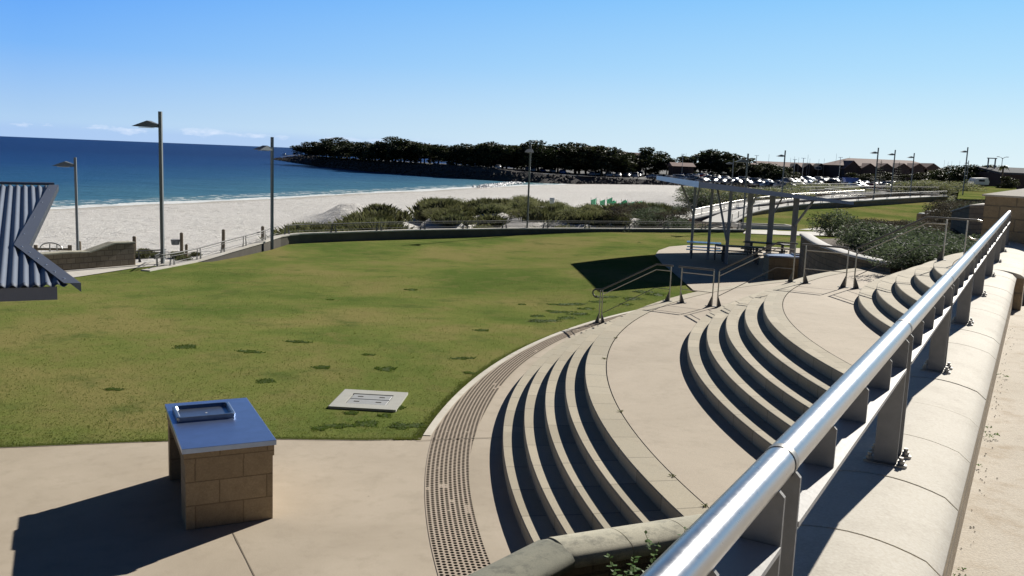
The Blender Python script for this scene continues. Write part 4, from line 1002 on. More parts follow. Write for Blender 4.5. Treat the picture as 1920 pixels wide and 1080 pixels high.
for (px, dist, z, ty, lab) in ((1372, 100, .2, 297, 'pale lamp post rising from the dune scrub above the shelter roof'), (1467, 90, .9, 282, 'lamp post in front of the low trees left of the marina roof'), (1672, 106, 1.5, 281, 'middle lamp post of the line in front of the marina roof'), (1708, 116, 1.6, 287, 'right lamp post of the line in front of the marina roof'), (1811, 190, 2.2, 301, 'small distant lamp post just behind the upper lawn post')):
    B = atd(px, 350, dist); B.z = z; lamp_post(B, height_to(B, ty), 0, lab, .8)

# ------------------------------------------------------------------ walls and rails at the seaward edge of the lawn
WT = [at(538, 440, .22), at(635.5, 435.5, .22), at(771, 431, .22), at(900, 429, .20), at(988, 428, .18), at(1190, 428.6, .2), at(1393, 430, .2)]
e0 = at(357, 492, -.25); W0 = WT[0]
desc = [Vector((W0.x+(e0.x-W0.x)*u, W0.y+(e0.y-W0.y)*u, .22-.45*u)) for u in (0, .33, .66, 1.)]
WALL = list(reversed(desc))+WT[1:]
WALL = [WALL[0]+(WALL[0]-WALL[1]).normalized()*3.0]+WALL; WALL[0].z = -.24
WALL = smooth_path(WALL, 4)
M_SHADECON = mat_simple('shade_dark_concrete', (.10, .09, .07), .95, var=.35, scale=1.5, bstr=.4)  # shade on the lawn wall's face is put into this base colour
sw = thing('lawn_wall', 'low shade-darkened concrete wall with pale top along the seaward edge of the lawn', 'wall')
mb = MB(); mb.sweep(WALL, [(-.16, -1.6), (.13, -1.6), (.13, -.03), (-.16, -.03)]); mb.build('wall_body', M_SHADECON, sw)
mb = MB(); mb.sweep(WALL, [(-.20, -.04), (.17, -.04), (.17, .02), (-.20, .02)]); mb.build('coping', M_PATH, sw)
def path_sample(P, step):
    out = []; acc = 0; nxt = 0
    for a, b in zip(P, P[1:]):
        l = (b-a).length
        while nxt <= acc+l:
            out.append((a+(b-a)*((nxt-acc)/l), (b-a).normalized())); nxt += step
        acc += l
    return out
def rail_fence(name, label, P, H, spacing, cat='railing', mat=M_RAILD, lower=True, r=.026, gus=True, grp=None):
    g = thing(name, label, cat, group=grp); up = Vector((0, 0, 1))
    top = [p+up*H for p in P]; mb = MB(); mb.tube(top, r, 6); mb.build('top_rail', mat, g)
    mb = MB(); mb.tube([p+up*(H-.10) for p in P], .012, 5); mb.build('middle_rail', mat, g)
    if lower: mb = MB(); mb.tube([p+up*(H*.28) for p in P], .012, 5); mb.build('lower_rail', mat, g)
    for i, (p, t_) in enumerate(path_sample(P, spacing)):
        mb = MB()
        for s in (-1, 1):
            q = p+t_*s*.11; q2 = p+t_*s*.15
            mb.tube([q, q+up*H], .018, 5)
            if gus:
                a = [q+up*H*.75, q, q2+t_*s*.06]; nn = Vector((-t_.y, t_.x, 0)).normalized()*.008
                mb.add([v-nn for v in a]+[v+nn for v in a], [(0, 1, 2), (5, 4, 3), (0, 3, 4, 1), (1, 4, 5, 2), (2, 5, 3, 0)])
        mb.build('post', mat, g)
    return g
seg = [p for p in WALL if p.x > W0.x-.05]
rail_fence('wall_railing', 'grey steel railing along the top of the level lawn wall', [p+Vector((0, 0, .02)) for p in seg], .43, 2.9)
rr_ = [at(255, 487, -.55), at(312, 487, -.5), at(372, 480, -.35), at(427, 463, -.12), at(483, 447, .02), at(533, 441.5, .2)]
base_y = [p for p in rr_]
rail_fence('ramp_railing', 'steel railing sloping down the beach ramp beside the lawn wall', [at(255, 492, -.35), at(312, 489, -.33)]+[p+Vector((0, 0, .02)) for p in WALL if W0.x-.05 > p.x > -14.2 ][1:]+[p for p in ()], .46, 1.9)
# stone end wall with sloping shoulder
ew = thing('stone_end_wall', 'shade-darkened stone wall with sloping shoulder at the head of the beach stairs', 'wall')
A = at(252, 497.5, -.25); Bq = at(128, 507.5, -.25); dirw = (Bq-A); dirw.z = 0; Lw = dirw.length; dirw.normalize(); nw = Vector((-dirw.y, dirw.x, 0))
if nw.y < 0: nw = -nw
hA = height_to(A, 456)
prof_w = [(0, hA), (.30*Lw*1.0, hA*1.02), (.68*Lw, hA*.70), (Lw, hA*.74), (Lw+1.2, hA*.72), (Lw+3.2, hA*.25), (Lw+5, hA*.1)]
mb = MB(); vs = []
for s in (0, .42):
    for u, h in prof_w: vs.append(A+dirw*u+nw*s+Vector((0, 0, h)))
    for u, h in reversed(prof_w): vs.append(A+dirw*u+nw*s+Vector((0, 0, -.5)))
n = len(prof_w)*2
mb.add(vs, [tuple(range(n)), tuple(range(2*n-1, n-1, -1))]+[(i, n+i, n+(i+1) % n, (i+1) % n) for i in range(n)]); mb.build('wall_body', M_LIMED, ew)  # shade on the body painted in by using the darker blocks
mb = MB(); c_ = A-dirw*.03+nw*.21; mb.box((c_.x, c_.y, -.25+hA/2-.1), (.05, .40, hA+.1), math.atan2(dirw.y, dirw.x)); mb.build('end_face', M_LIME, ew)  # sunlit end set apart by the lighter block colour
mb = MB(); 
for (u0, h0), (u1, h1) in zip(prof_w, prof_w[1:]):
    a = [A+dirw*(u0-(.04 if u0 == 0 else 0))+nw*s+Vector((0, 0, h0+dz)) for s, dz in ((-.04, .0), (.46, .0), (.46, .05), (-.04, .05))]; b = [A+dirw*u1+nw*s+Vector((0, 0, h1+dz)) for s, dz in ((-.04, .0), (.46, .0), (.46, .05), (-.04, .05))]
    mb.add(a+b, [(0, 1, 2, 3), (7, 6, 5, 4), (0, 4, 5, 1), (1, 5, 6, 2), (2, 6, 7, 3), (3, 7, 4, 0)])
mb.build('coping', M_COPE2, ew)
# curved hoop rail by the end wall
hr = thing('stair_rail', 'pale curved stair rail partly hidden by the corrugated roof', 'handrail', at(97, 497, -.25))
mb = MB(); mb.tube([Vector((math.cos(R(a))*.42, 0, .62+.22*math.sin(R(a)))) for a in range(0, 181, 15)], .025, 6); mb.build('hoop', M_ROD, hr)
for s in (-.05, .22): mb = MB(); mb.tube([(s, 0, -.2), (s, 0, .8)], .025, 6); mb.build('post', M_ROD, hr)
tf = thing('timber_fence', 'low timber rail fence at the top of the beach beside the corrugated roof', 'fence')
a = atd(60, 467, 43); b = atd(131, 467.5, 43)
mb = MB(); mb.tube([a, b], .06, 8); mb.build('rail', M_WOOD, tf)
for p in (a+(b-a)*.1, b): mb = MB(); mb.tube([Vector((p.x, p.y, ground_z(p.x, p.y)-.1)), p+Vector((0, 0, .2))], .09, 8); mb.build('post', M_WOOD, tf)
def bollard(px, yb, yt, dist, label, r=.09, mat=M_WOOD):
    P = atd(px, yb, dist); h = height_to(P, yt); mb = MB(); gz = ground_z(P.x, P.y)
    mb.tube([(0, 0, gz-P.z-.2), (0, 0, h*.96), (0, 0, h)], r, 10); mb.tube([(0, 0, h), (0, 0, h+.03)], r*.8, 10, r2=r*.5)
    return tag(mb.build('timber_post', mat, loc=P), label, 'post', 'timber posts at the top of the beach')
bollard(149, 472, 453, 44, 'timber post just right of the leftmost lamp post'); bollard(252, 457, 444, 45, 'timber post behind the right end of the stone end wall'); bollard(340.5, 457, 437, 48, 'timber post on the sand right of the small bin')
bollard(419, 452, 431, 49, 'timber post behind the middle of the ramp railing'); bollard(492.5, 443, 425, 50, 'timber post just left of the second lamp post'); bollard(349.5, 468, 459, 44, 'short stump post in the sand by the ramp', .07)
P = atd(329, 457, 48); g = thing('litter_bin', 'small grey litter bin on the sand beside a timber post', 'bin', (P.x, P.y, P.z-.05)); mb = MB(); mb.cyl((0, 0, 0), .2, .24, 14, r2=.23); mb.build('body', M_POLE, g); mb = MB(); mb.cyl((0, 0, .24), .24, .03, 14); mb.build('rim', M_RAILD, g)

# ------------------------------------------------------------------ dune plants
def clump_mesh(seed, kind):
    rd = random.Random(seed); mb = MB()
    if kind == 'grass':
        for _ in range(420):
            a = rd.uniform(0, 2*PI); q = abs(rd.gauss(0, .42)); b = Vector((math.cos(a)*q, math.sin(a)*q, 0)); h = rd.uniform(.45, 1.0)*(1.05-.35*min(1, q))
            a2 = a+rd.gauss(0, .7); ln = Vector((math.cos(a2), math.sin(a2), 0))*rd.uniform(.08, .45); sd_ = Vector((-math.sin(a2), math.cos(a2), 0))*rd.uniform(.012, .03)
            mb.add([b-sd_, b+sd_, b+ln*.4+Vector((0, 0, h*.7))+sd_*.8, b+ln+Vector((0, 0, h)), b+ln*.4+Vector((0, 0, h*.7))-sd_*.8], [(0, 1, 2, 3, 4)])
    else:
        lobes = [(rd.uniform(-.5, .5), rd.uniform(-.5, .5), rd.uniform(.25, .5), rd.uniform(.35, .6), .75) for _ in range(6)]
        leaf_cloud(mb, lobes, 2400, .075, seed=seed, shell=.6, up=.3)
        for l in lobes: mb.tube([(0, 0, -.1), (l[0]*.5, l[1]*.5, l[2]*.5), l[:3]], .03, 4, m=1, r2=.01)
    return mb
DG = [mesh_of(clump_mesh(s, 'grass'), 'dune_grass', M_DUNE) for s in range(4)]
SH = [mesh_of(clump_mesh(s+10, 'shrub'), 'shrub', [M_SHRUB, M_BARK]) for s in range(4)]
SB = [mesh_of(clump_mesh(s+20, 'shrub'), 'shrub', [M_SHRUB2, M_BARK]) for s in range(3)]
SG = [mesh_of(clump_mesh(s+30, 'shrub'), 'shrub', [M_DUNE, M_BARK]) for s in range(3)]
def put_plant(name, me, x, y, z, s, sz, label, cat, grp, sx=1.):
    o = D.objects.new(name, me); COL.objects.link(o); o.location = (x, y, z); o.scale = (s*sx, s*sx, sz); o.rotation_euler = (random.uniform(-.08, .08), random.uniform(-.08, .08), random.uniform(0, 6.28))
    return tag(o, label, cat, grp)
random.seed(31)
# band of dune grass left of the gap (photo x 545..750)
for i in range(46):
    u = random.random(); px = 555+u*170+random.uniform(-8, 8); dist = random.uniform(50, 60)+u*4
    P = atd(px, 400, dist); s = random.uniform(.9, 1.5); put_plant('dune_grass', random.choice(DG), P.x, P.y, ground_z(P.x, P.y)-.1, s*1.25, s*(.75+.35*u), 'dune grass clump in the dense green patch left of the sandy gap', 'dune grass', 'dune grass left of the sandy gap')
for i in range(16):
    px = random.uniform(815, 905); P = atd(px, 400, random.uniform(60.5, 66)); s = random.uniform(.5, .85); put_plant('dune_grass', random.choice(DG), P.x, P.y, ground_z(P.x, P.y)-.08, s*1.3, s, 'low grass clump rooted in the pale sand hump behind the railing', 'dune grass', 'grass on the pale sand hump')
for i in range(9):
    px = random.uniform(695, 750); P = atd(px, 400, random.uniform(60, 66)); s = random.uniform(.9, 1.2); put_plant('dune_grass', random.choice(DG), P.x, P.y, ground_z(P.x, P.y)-.05, s*1.3, s*.95, 'tall olive dune grass clump on the knoll beside the sandy gap', 'dune grass', 'dune grass on the knoll')
for i in range(300):
    px = random.uniform(795, 1290); u = (px-795)/495; dist = random.uniform(66, 88) if px < 900 else random.uniform(58, 92)
    P = atd(px, 400, dist); gz = ground_z(P.x, P.y); nn = nz(P.x, P.y, 4., .09)
    if (935 < px < 1000 and dist < 69) or (1022 < px < 1058 and dist < 70): continue
    if px < 935 and dist < 69 and random.random() < .5: continue
    if nn < -.25 and dist > 76: continue
    s = random.uniform(.55, 1.15)
    if random.random() < .22: continue
    if px > 1150 and random.random() < .7: put_plant('shrub', random.choice(SH+SB), P.x, P.y, gz-.05, s*1.3, s*1.2, 'grey-green shrub on the dune behind the shelter', 'shrub', 'shrubs on the dune behind the shelter')
    else: put_plant('dune_grass', random.choice(DG+SG), P.x, P.y, gz-.1, s*1.3, s*random.uniform(.9, 1.25), 'dune grass clump in the wide patch right of the sandy gap', 'dune grass', 'dune grass right of the sandy gap')
for i in range(16):
    px = random.choice((random.uniform(262, 300), random.uniform(300, 420), random.uniform(430, 500))); P = atd(px, 460, random.uniform(42, 47)); s = random.uniform(.2, .42)
    put_plant('dune_grass', random.choice(DG), P.x, P.y, ground_z(P.x, P.y)-.03, s*1.2, s, 'small sparse dune grass tuft on the sand beside the beach ramp', 'dune grass', 'grass tufts beside the beach ramp')
# scrub right of the dunes, between ramps and car park (individual shrubs)
for i in range(150):
    px = random.uniform(1300, 1790); dist = random.uniform(118, 215)
    if px < 1480: dist = random.uniform(96, 205)
    P = atd(px, 350, dist); gz = ground_z(P.x, P.y)
    if px > 1470 and dist < 150 and random.random() < .6: continue
    s = random.uniform(1.4, 2.6); put_plant('shrub', random.choice(SG+SH+SB[:1]), P.x, P.y, gz-.2, s*1.5, s*random.uniform(.6, .9), 'low green scrub bush between the ramps and the car park', 'shrub', 'scrub between the ramps and the car park')
for i in range(26):   # the rounded green mound in front of the marina
    px = random.uniform(1500, 1590); P = atd(px, 350, random.uniform(150, 190)); s = random.uniform(1.8, 2.6); put_plant('shrub', random.choice(SG), P.x, P.y, ground_z(P.x, P.y)+.2, s*1.6, s*1.0, 'green bush on the rounded mound in front of the marina building', 'shrub', 'bushes on the mound by the marina')
for i in range(34):
    px = random.uniform(1765, 1860); P = atd(px, 350, random.uniform(60, 92)); s = random.uniform(.9, 1.6); z = HC-(360-proj((P.x, P.y, HC))[1])*P.y/FPX-random.uniform(1.5, 2.7)
    put_plant('shrub', random.choice(SH+SB+SB), P.x, P.y, z-.3, s*1.2, s*1.1, 'dense dark bush between the far lawn and the upper lawn', 'shrub', 'bushes between the far and upper lawns')
for i in range(24):
    px = random.uniform(1700, 1800); P = atd(px, 350, random.uniform(125, 150)); s = random.uniform(1.6, 2.4); put_plant('shrub', random.choice(SG+SH), P.x, P.y, 1.6, s*1.6, s*.9, 'bush in the dark hedge line at the end of the ramps', 'shrub', 'hedge at the end of the ramps')
# garden bed inside the curved wall
def bed_z(y, x): return 1.75-1.5*sm((y-40)/22)+.5*sm((18-y)/8)
for px, dist, s, lab in ((1555, 44, 1.7, 'large round dark bush at the left end of the garden bed'), (1590, 40, 1.5, 'rounded grey bush second from the left in the garden bed')):
    P = atd(px, 440, dist); put_plant('shrub', SH[0 if px < 1570 else 1], P.x, P.y, bed_z(P.y, 0)-.25, s*.85, s*.85, lab, 'shrub', 'garden bed shrubs')
for i in range(95):
    px = random.uniform(1600, 1850); lo = 27+max(0, (1700-px))*.09; dist = random.uniform(lo, 46)
    P = atd(px, 440, dist); m = random.choice(SB+SH[2:]) if dist > 34 else random.choice(SH)
    s = random.uniform(.75, 1.15); front_ = dist < 34
    if not front_: s *= .78
    put_plant('shrub', m, P.x, P.y, bed_z(P.y, 0)-.15, s*(1.25 if not front_ else 1.35), s*1.05, 'silvery green bush at the front of the garden bed beside the upper landing' if front_ else 'brownish bush at the back of the garden bed', 'shrub', 'front garden bed bushes' if front_ else 'back garden bed bushes')
for i in range(14):
    px = random.uniform(1690, 1860); P = atd(px, 470, random.uniform(24.5, 27.5)); s = random.uniform(.6, .9)
    put_plant('shrub', random.choice(SH), P.x, P.y, 1.85, s*1.4, s*1.1, 'low silvery bush directly behind the top stair handrail', 'shrub', 'bushes behind the top stair handrail')

# green plastic guards round young plants
M_GUARD = NT('green_plastic'); M_GUARD.b.inputs['Transmission Weight'].default_value = .5; M_GUARD = M_GUARD.fin((.30, .78, .52), .5)
random.seed(5)
for i, (px, py) in enumerate(((1114, 378), (1131, 380), (1144, 377), (1150, 382), (1162, 386), (1171, 381), (1176, 386), (1184, 384), (1196, 388), (1199, 383))):
    P = atd(px, py, 84); P.z -= .25
    g = thing('plant_guard', 'pale green plastic guard sleeve among the dune shrubs', 'plant guard', P, random.uniform(0, 2), 'green plastic plant guards on the dune')
    mb = MB(); q = [(.26*math.cos(R(k)), .26*math.sin(R(k))) for k in (90, 210, 330)]; n = 3
    mb.add([(x, y, 0) for x, y in q]+[(x*1.3, y*1.3, .36+.1*k_) for k_, (x, y) in enumerate(q)]+[(x*.94, y*.94, 0) for x, y in q]+[(x*1.22, y*1.22, .36+.1*k_) for k_, (x, y) in enumerate(q)], [(i, (i+1) % 3, 3+(i+1) % 3, 3+i) for i in range(3)]+[(6+(i+1) % 3, 6+i, 9+i, 9+(i+1) % 3) for i in range(3)]+[(3+i, 3+(i+1) % 3, 9+(i+1) % 3, 9+i) for i in range(3)])
    mb.build('sleeve', M_GUARD, g); mb = MB(); [mb.tube([(x*1.05, y*1.05, -.3), (x*1.2, y*1.2, .62)], .015, 5) for x, y in q]; mb.build('stakes', M_WOOD, g)
P = atd(1034, 396, 80); g = thing('beach_sign', 'small grey notice board on a post among the dune grass', 'sign', P)
mb = MB(); mb.tube([(0, 0, -.8), (0, 0, .9)], .035, 6); mb.build('post', M_WOOD, g); mb = MB(); mb.box((0, -.04, .92), (.42, .03, .5), 0, bev=0); mb.build('board', M_STAIN, g)

# ------------------------------------------------------------------ ramps and walls along the far lawn
RAMP_MAT = mat_simple('pale_ramp_concrete', (.48, .465, .43), .85)
def ramp_wall(name, label, P, h, th=.25, cap=.34, body=M_LIMED, grp=None):
    g = thing(name, label, 'wall', group=grp); P = smooth_path(P, 4)
    mb = MB(); mb.sweep(P, [(-th/2, -h), (th/2, -h), (th/2, -.05), (-th/2, -.05)]); mb.build('wall_body', body, g)
    mb = MB(); mb.sweep(P, [(-cap/2, -.06), (cap/2, -.06), (cap/2, .03), (-cap/2, .03)]); mb.build('coping', RAMP_MAT, g); return P
PA = ramp_wall('ramp_wall', 'long curved retaining wall with pale top bordering the far lawn', [Vector(p) for p in A3], .9, cap=.45)
rail_fence('ramp_wall_railing', 'railing on the curved wall bordering the far lawn', [p+Vector((0, 0, .03)) for p in PA], .55, 3.2, r=.03)
def lift(P, off, dz):
    out = []
    for i, p in enumerate(P):
        a, b = P[max(i-1, 0)], P[min(i+1, len(P)-1)]; t_ = b-a; t_.z = 0; t_.normalize(); out.append(p+Vector((-t_.y, t_.x, 0))*off+Vector((0, 0, dz)))
    return out
mb = MB(); a = lift(PA, .3, -.12); b = lift(PA, 2.3, -.10)
mb.add([v for p, q in zip(a, b) for v in (p, q)], [(2*i, 2*i+2, 2*i+3, 2*i+1) for i in range(len(a)-1)]); struct(mb.build('ramp_path', RAMP_MAT))
B3 = [at(1295, 409, .2), at(1330, 401, .35), at(1370, 392, .6), at(1413, 384.5, .9), at(1457, 379, 1.15), at(1484, 376, 1.25), at(1560, 371.5, 1.5), at(1620, 368, 1.7)]
PB = ramp_wall('ramp_wall', 'upper curved ramp wall climbing from the beach corner behind the shelter', B3, .9, cap=.5, body=mat_simple('rusty_wall', (.24, .16, .11), .9, var=.3, scale=2))
rail_fence('ramp_wall_railing', 'pale railing along the upper curved ramp wall', [p+Vector((0, 0, .03)) for p in PB], .62, 3., mat=M_ROD, r=.035)
mb = MB(); a = lift(PB, .3, -.1); b = lift(PB, 2.4, -.05)
mb.add([v for p, q in zip(a, b) for v in (p, q)], [(2*i, 2*i+2, 2*i+3, 2*i+1) for i in range(len(a)-1)]); struct(mb.build('ramp_path', RAMP_MAT))
for k, (pts, lab) in enumerate((
    ([(1484, 357, 1.5), (1540, 356, 1.55), (1606, 355, 1.6)], 'straight distant ramp wall below the brown mound'),
    ([(1500, 364, 1.4), (1550, 362.5, 1.5), (1600, 361, 1.6), (1660, 359.5, 1.75)], 'second distant ramp wall stepping towards the marina'),
    ([(1545, 368, 1.45), (1600, 363.5, 1.6), (1660, 361.5, 1.7), (1760, 362.5, 1.85)], 'third distant ramp wall curving to the right'),
    ([(1625, 353, 1.8), (1660, 355.5, 1.85), (1690, 357.5, 1.9)], 'short distant pale ramp wall left of the hedge'),
    ([(1660, 348, 1.9), (1700, 349, 1.9)], 'short far ramp wall in front of the parked cars'))):
    P3 = ramp_wall('ramp_wall', lab, [at(*p) for p in pts], .8, cap=.5); rail_fence('ramp_wall_railing', 'railing on the '+lab, [p+Vector((0, 0, .03)) for p in P3], .8, 4., mat=M_RAILD, r=.03, gus=False)
# small walls/steps at the end of the far lawn
sw2 = thing('stepped_wall', 'short stepped stone wall with white tops at the right end of the far lawn', 'wall')
P = at(1722, 412, 1.0); 
for k, (px, py, z) in enumerate(((1733, 401, 1.4), (1746, 397, 1.5), (1760, 394, 1.6))):
    Q = at(px, py, z); mb = MB(); mb.box((Q.x, Q.y, z-.6), (.95, .5, 1.2), R(20)); mb.build('block', M_LIMED, sw2); mb = MB(); mb.box((Q.x, Q.y, z+.03), (.6, .55, .06), R(20)); mb.build('cap', M_WHITE, sw2)
fw = thing('far_parapet', 'dark wall with a thin bright coping running down from the stone pier', 'wall')
Pf = [at(1792, 398, 2.9), at(1822, 386, 3.3), at(1853, 384, 3.35)]
mb = MB(); mb.sweep(Pf, [(-.15, -2), (.15, -2), (.15, 0), (-.15, 0)]); mb.build('wall_body', M_LIMED, fw); mb = MB(); mb.sweep(Pf, [(-.2, 0), (.2, 0), (.2, .05), (-.2, .05)]); mb.build('coping', M_COPE, fw)
ks = thing('kerb_seat', 'low square concrete kerb at the corner of the path beside the far lawn', 'kerb', at(1432, 427, .05), R(8))
mb = MB(); mb.box((0, .9, .1), (4.2, .22, .3)); mb.box((0, -.9, .1), (4.2, .22, .3)); mb.box((-2., 0, .1), (.22, 1.56, .3)); mb.box((2., 0, .1), (.22, 1.56, .3)); mb.build('kerb', M_PATH, ks); mb = MB(); mb.box((0, 0, .02), (3.7, 1.5, .1)); mb.build('soil', M_SOIL, ks)

# ------------------------------------------------------------------ picnic shelter
slab = [at(x, y, 0) for x, y in ((1228, 479), (1235, 470), (1255, 463), (1290, 460), (1350, 461), (1430, 463), (1500, 466), (1560, 472), (1580, 500))]+[Vector((15, 31, 0)), Vector((10, 29, 0)), at(1300, 545, 0), at(1262, 512, 0), at(1240, 494, 0)]
struct(poly_sheet('shelter_slab', [xy(p) for p in slab], lambda x, y: .02, M_PLAZA, 3., False))
sh = thing('picnic_shelter', 'slim sloping blade-roofed steel picnic shelter beyond the amphitheatre rails', 'shelter')
rl = at(1232, 333, 3.85); rrt = at(1601, 381, 3.2)
# roof plan follows its shadow: four corners
c1 = atd(1232, 330, 46.4); c2 = atd(1312, 341, 37.8); c3 = atd(1600, 379, 41.4)
c4 = Vector((15.7, 52., 0)); c4.z = HC-(361-313)*52/FPX-.05; c5 = Vector((11., 50., 0)); c5.z = HC-36*50/FPX-.05
mb = MB(); vs = [c1, c2, c3, c4, c5]; dn = [.17, .22, .05, .05, .15]; cen = (c1+c2+c3+c4)/4
mb.add([v for v in vs]+[v-Vector((0, 0, d)) for v, d in zip(vs, dn)]+[cen, cen-Vector((0, 0, .2))], [(i, (i+1) % 5, 10) for i in range(5)]+[(5+(i+1) % 5, 5+i, 11) for i in range(5)]+[(i, 5+i, 5+(i+1) % 5, (i+1) % 5) for i in range(5)])
M_SHEL = mat_simple('haze_pale_shelter_steel', (.38, .39, .42), .55, .1, scale=2)  # flare haze over the shelter put into a paler steel colour
mb.build('roof', M_POLE, sh)
def quadbox(a, b, t0, t1):
    d1 = (b-a).normalized(); nn = Vector((d1.y, -d1.x, 0)).normalized()*.03; up = Vector((0, 0, .012))
    return [a+nn+up, b+nn+up, b+nn-Vector((0, 0, t1)), a+nn-Vector((0, 0, t0)), a+up, b+up, b-Vector((0, 0, t1)), a-Vector((0, 0, t0))]
QF = [(3, 2, 1, 0), (0, 1, 5, 4), (7, 6, 2, 3), (0, 4, 7, 3), (1, 2, 6, 5), (4, 5, 6, 7)]
mb = MB(); mb.add(quadbox(c1, c2-(c2-c1).normalized()*.04, .19, .24), QF); mb.build('fascia_panel', M_STAIN, sh)
mb = MB(); mb.add(quadbox(c2, c3, .24, .12), QF); mb.build('fascia_beam', M_SHEL, sh)
def roof_under(x, y):
    n_ = (c2-c1).cross(c3-c1); return c1.z-(n_.x*(x-c1.x)+n_.y*(y-c1.y))/n_.z-.16
cols = ((1295.6, 474.4, .12), (1326.7, 486.5, .12), (1361, 495, .14), (1400, 474, .27), (1440, 483, .27), (1484, 489, .27))
CB = []
for px, py, wd in cols:
    B = at(px, py, .02); t_ = roof_under(B.x, B.y); mb = MB(); mb.box((B.x, B.y, t_/2), (wd, .12, t_), R(-20)); mb.build('column', M_SHEL, sh); CB.append((B, t_))
def brace(p, q, r=.05): mb = MB(); mb.tube([p, q], r, 6); mb.build('brace', M_SHEL, sh)
def on_roof(px, Y): P = atd(px, 360, Y); P.z = roof_under(P.x, P.y); return P
brace(on_roof(1275, 44), Vector((CB[0][0].x, CB[0][0].y, 1.9))); brace(on_roof(1344, 42.5), Vector((CB[2][0].x-.05, CB[2][0].y, 1.1)))
brace(on_roof(1527, 42.5), Vector((CB[5][0].x, CB[5][0].y, 1.7)), .06); brace(on_roof(1469, 45), Vector((CB[4][0].x, CB[4][0].y, 2.0)))
brace(on_roof(1421, 46.5), Vector((CB[3][0].x, CB[3][0].y, 2.2))); brace(on_roof(1312, 44.5), Vector((CB[0][0].x, CB[0][0].y, 2.0)))
def picnic_table(loc, rz, label, L=1.9, curved=False, light=False):
    g = thing('picnic_table', label, 'picnic table', loc, rz, 'picnic tables under the shelter'); top = MB()
    for k in range(5): top.box((0, -.30+.15*k, .74), (L, .13, .045))
    top.build('table_top', M_STAIN if light else M_DARKW, g)
    for s in (-1, 1):
        b = MB()
        for k in range(2): b.box((0, s*(.66+.14*k), .45), (L, .12, .04))
        b.build('bench', M_STAIN if light else M_DARKW, g)
    for s in (-1, 1):
        f = MB(); x = s*L*.34
        if curved:
            for q in (-1, 1): f.tube([Vector((x, q*(.12+.45*(1-math.cos(R(a)))), .72*math.cos(R(a))+.02)) for a in range(0, 91, 10)], .03, 6)
        else: f.box((x, 0, .36), (.12, .14, .72))
        f.box((x, 0, .425), (.05, 1.5, .05)); 
        for q in (-1, 1): f.box((x, q*.72, .22), (.06, .1, .42))
        f.build('leg_frame', M_RAILD, g)
for px, py, rz, lab, cv, lt in ((1318, 484, R(-12), 'small steel-topped picnic table with curved legs, left of the group', True, True), (1386, 492, R(-8), 'dark slatted picnic table in the centre of the shelter', False, False), (1436, 484, R(-25), 'dark picnic table partly hidden by the sloping handrail', False, False)):
    picnic_table(at(px, py, .03), rz, lab, 1.6 if cv else 2.2, cv, lt)

# ------------------------------------------------------------------ corrugated roof in the left foreground
cr_ = thing('corrugated_roof_shelter', 'blue-grey corrugated roof with a notched flashed edge at the left border', 'shelter')
VV = Vector((-.47, .883, 0)); UU = Vector((.883, .47, 0)); SL = .112; P1 = at(152, 535, 2.6); V0 = P1.dot(VV)
def roofpt(px, py, dz=0.):
    d = ray(px, py); o = Vector((0, 0, HC)); k = V0; # z = 2.6+SL*(p.VV-V0)
    # (HC + t dz) = 2.6 + SL*(t d.VV - V0)
    t_ = (2.6+dz-SL*V0-HC)/(d.z-SL*d.dot(VV)); return o+d*t_
Pn, Pt = roofpt(55, 463), roofpt(110, 349)
def uv(p): return p.dot(UU), p.dot(VV)
(u1, v1), (un, vn), (ut, vt) = uv(P1), uv(Pn), uv(Pt)
(ui, vi) = uv(roofpt(26, 462)); (uj, vj) = uv(roofpt(92, 349)); (uk, vk) = uv(roofpt(120, 535))
def edge_u(v):   # inner end of the sheeting
    if v < vi: return uk+(ui-uk)*max(0, (v-vk))/(vi-vk)
    return ui+(uj-ui)*(v-vi)/(vj-vi)
PITCH = .131; U_L = u1-9.
def up_(u, v, dz=0.): p = UU*u+VV*v; return Vector((p.x, p.y, 2.6+SL*(v-V0)+dz))
mb = MB(); nper = 8; vmin = V0+.02; vmax = vt; NV = 46; uu = U_L; ulist = []
while uu < max(uk, uj)+.2: ulist.append(uu); uu += PITCH/nper
vsl = [vmin+(vmax-vmin)*j/NV for j in range(NV+1)]
for i in range(len(ulist)-1):
    for j in range(NV):
        a, b = ulist[i], ulist[i+1]; va, vb = vsl[j], vsl[j+1]
        ea, eb = edge_u(va)+.05, edge_u(vb)+.05
        if a > ea and a > eb: continue
        q = [(min(a, ea), va), (min(b, ea), va), (min(b, eb), vb), (min(a, eb), vb)]
        if q[1][0]-q[0][0] < 1e-5 and q[2][0]-q[3][0] < 1e-5: continue
        mb.add([up_(u, v, .019*math.cos(2*PI*u/PITCH)) for u, v in q], [(0, 1, 2, 3)], 0, True)
sheet = mb.build('roof_sheet', M_ROOFM, cr_)
md = sheet.modifiers.new('weld', 'WELD'); md.merge_threshold = .0006
md = sheet.modifiers.new('solid', 'SOLIDIFY'); md.thickness = .004; md.offset = -1
fl = MB()
def flash(a, b, c, d):
    top = [up_(*p, .030) for p in (a, b, c, d)]; bot = [up_(*p, -.03) for p in (a, b, c, d)]
    fl.add(top+[t_-Vector((0, 0, .006)) for t_ in top], [(0, 1, 2, 3), (7, 6, 5, 4), (0, 4, 5, 1), (1, 5, 6, 2), (2, 6, 7, 3), (3, 7, 4, 0)])
    fl.add([top[1], top[2], bot[2]-Vector((0, 0, .06)), bot[1]-Vector((0, 0, .06))], [(0, 1, 2, 3), (3, 2, 1, 0)])
flash((uk, vk-.0), (u1, v1), (un, vn), (ui, vi)); flash((ui, vi), (un, vn), (ut, vt), (uj, vj))
fl.build('edge_flashing', M_FLASH, cr_)
SCR = []
